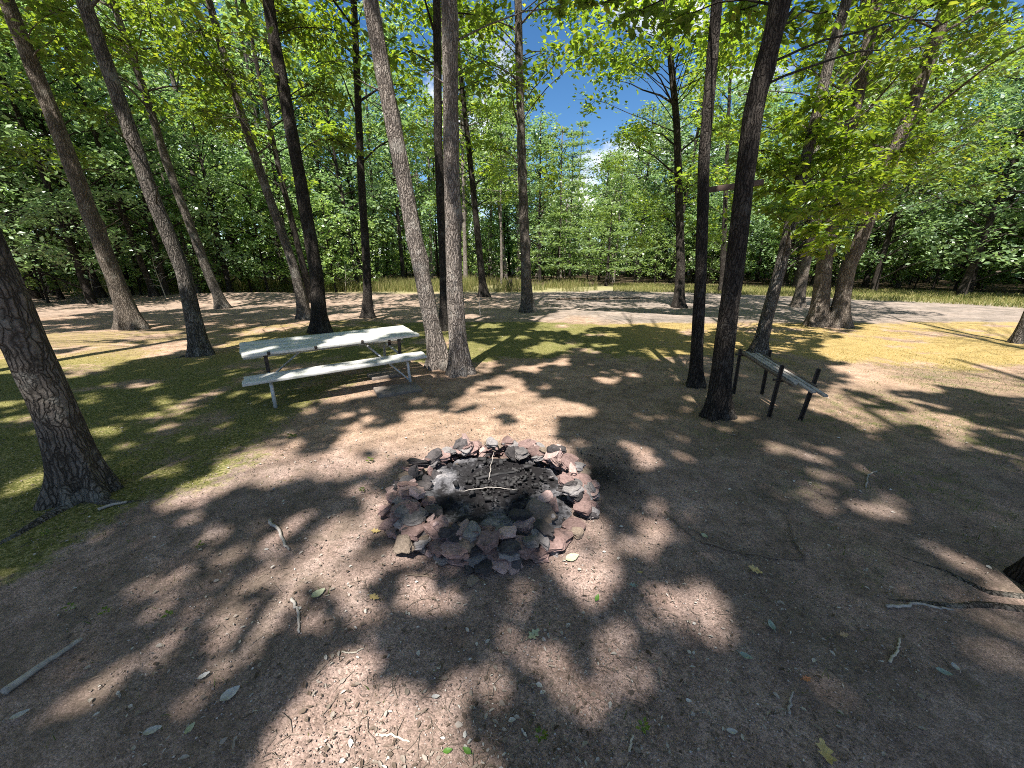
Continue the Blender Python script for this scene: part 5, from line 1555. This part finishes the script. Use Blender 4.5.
def bare_sapling(px, py, H, seed, label):
    rg = np.random.default_rng(seed); g_ = on_ground(px, py); g_[2] = float(gz(g_[0], g_[1]))
    mb = MB(); top = np.array([rg.normal(0, .2), 0, H])
    limb(mb, (0, 0, -.05), top, .022, .006, rg, 5)
    for k in range(11):
        h = rg.uniform(.25, .95); p = top * h; a = rg.random() * 6.28; ln = rg.uniform(.3, .8)
        e = p + np.array([math.cos(a) * ln, math.sin(a) * ln, rg.uniform(0, .35)])
        limb(mb, p, e, .009, .003, rg, 4)
        limb(mb, (p + e) / 2, (p + e) / 2 + rg.normal(0, .18, 3), .005, .002, rg, 3)
    return tag(mb.build('bare_sapling', WOOD_GREY, None, True, tuple(g_)), label, 'sapling')


bare_sapling(96, 303, 1.9, 3, 'bare twiggy sapling left of the brown flared oak')
bare_sapling(77, 300, 1.5, 4, 'low dead sapling tangled nearest the left edge')
bare_sapling(167, 301, 2.0, 5, 'bare upright sapling behind the dark oak foot at left')
bare_sapling(345, 292, 1.8, 6, 'bare sapling in the meadow behind the picnic table')
# dead limb reaching in at the left edge
g_ = at_depth(-30, 235, 6.0); e = at_depth(45, 196, 6.6)

# small weeds
def weed(px, py, s, seed, label):
    rg = np.random.default_rng(seed); g_ = on_ground(px, py); g_[2] = float(gz(g_[0], g_[1])) + .01
    n_ = 9; a = np.arange(n_) * 2.4; rad = .6 * s * np.sqrt(rg.random(n_))
    P = np.stack([np.cos(a) * rad * .4, np.sin(a) * rad * .4, rg.uniform(.005, .03, n_)], 1)
    A = np.stack([np.cos(a), np.sin(a), rg.uniform(.1, .6, n_)], 1); A /= np.linalg.norm(A, axis=1)[:, None]
    N = np.stack([rg.normal(0, .2, n_), rg.normal(0, .2, n_), np.ones(n_)], 1); N -= A * np.sum(N * A, 1)[:, None]; N /= np.linalg.norm(N, axis=1)[:, None]
    mb = MB(); leaf_geo(mb, P, A, N, np.full(n_, s * .42), np.full(n_, s * .26))
    return tag(mb.build('weed', LEAF_OAK, None, False, tuple(g_)), label, 'weed')


for q, (a, b, s, lb) in enumerate(((70, 608, .05, 'small green weed on the shaded soil at lower left'), (104, 612, .05, 'second small weed near the lower left moss'), (46, 535, .05, 'weed between the roots of the left oak'),
                                   (292, 438, .09, 'bright weed at the edge of the sunny soil behind the fire ring'), (362, 492, .05, 'tiny weed beside the left stones of the ring'), (541, 742, .05, 'tiny green weed at the bottom centre'),
                                   (642, 732, .05, 'thin green sprig near the bottom centre right'), (200, 546, .05, 'small weed in the shade left of the ring'), (168, 616, .05, 'faint weed alone on the dark lower left soil'), (370, 462, .07, 'weed tuft at the far left outside the stones'))):
    weed(a, b, s, 100 + q, lb)
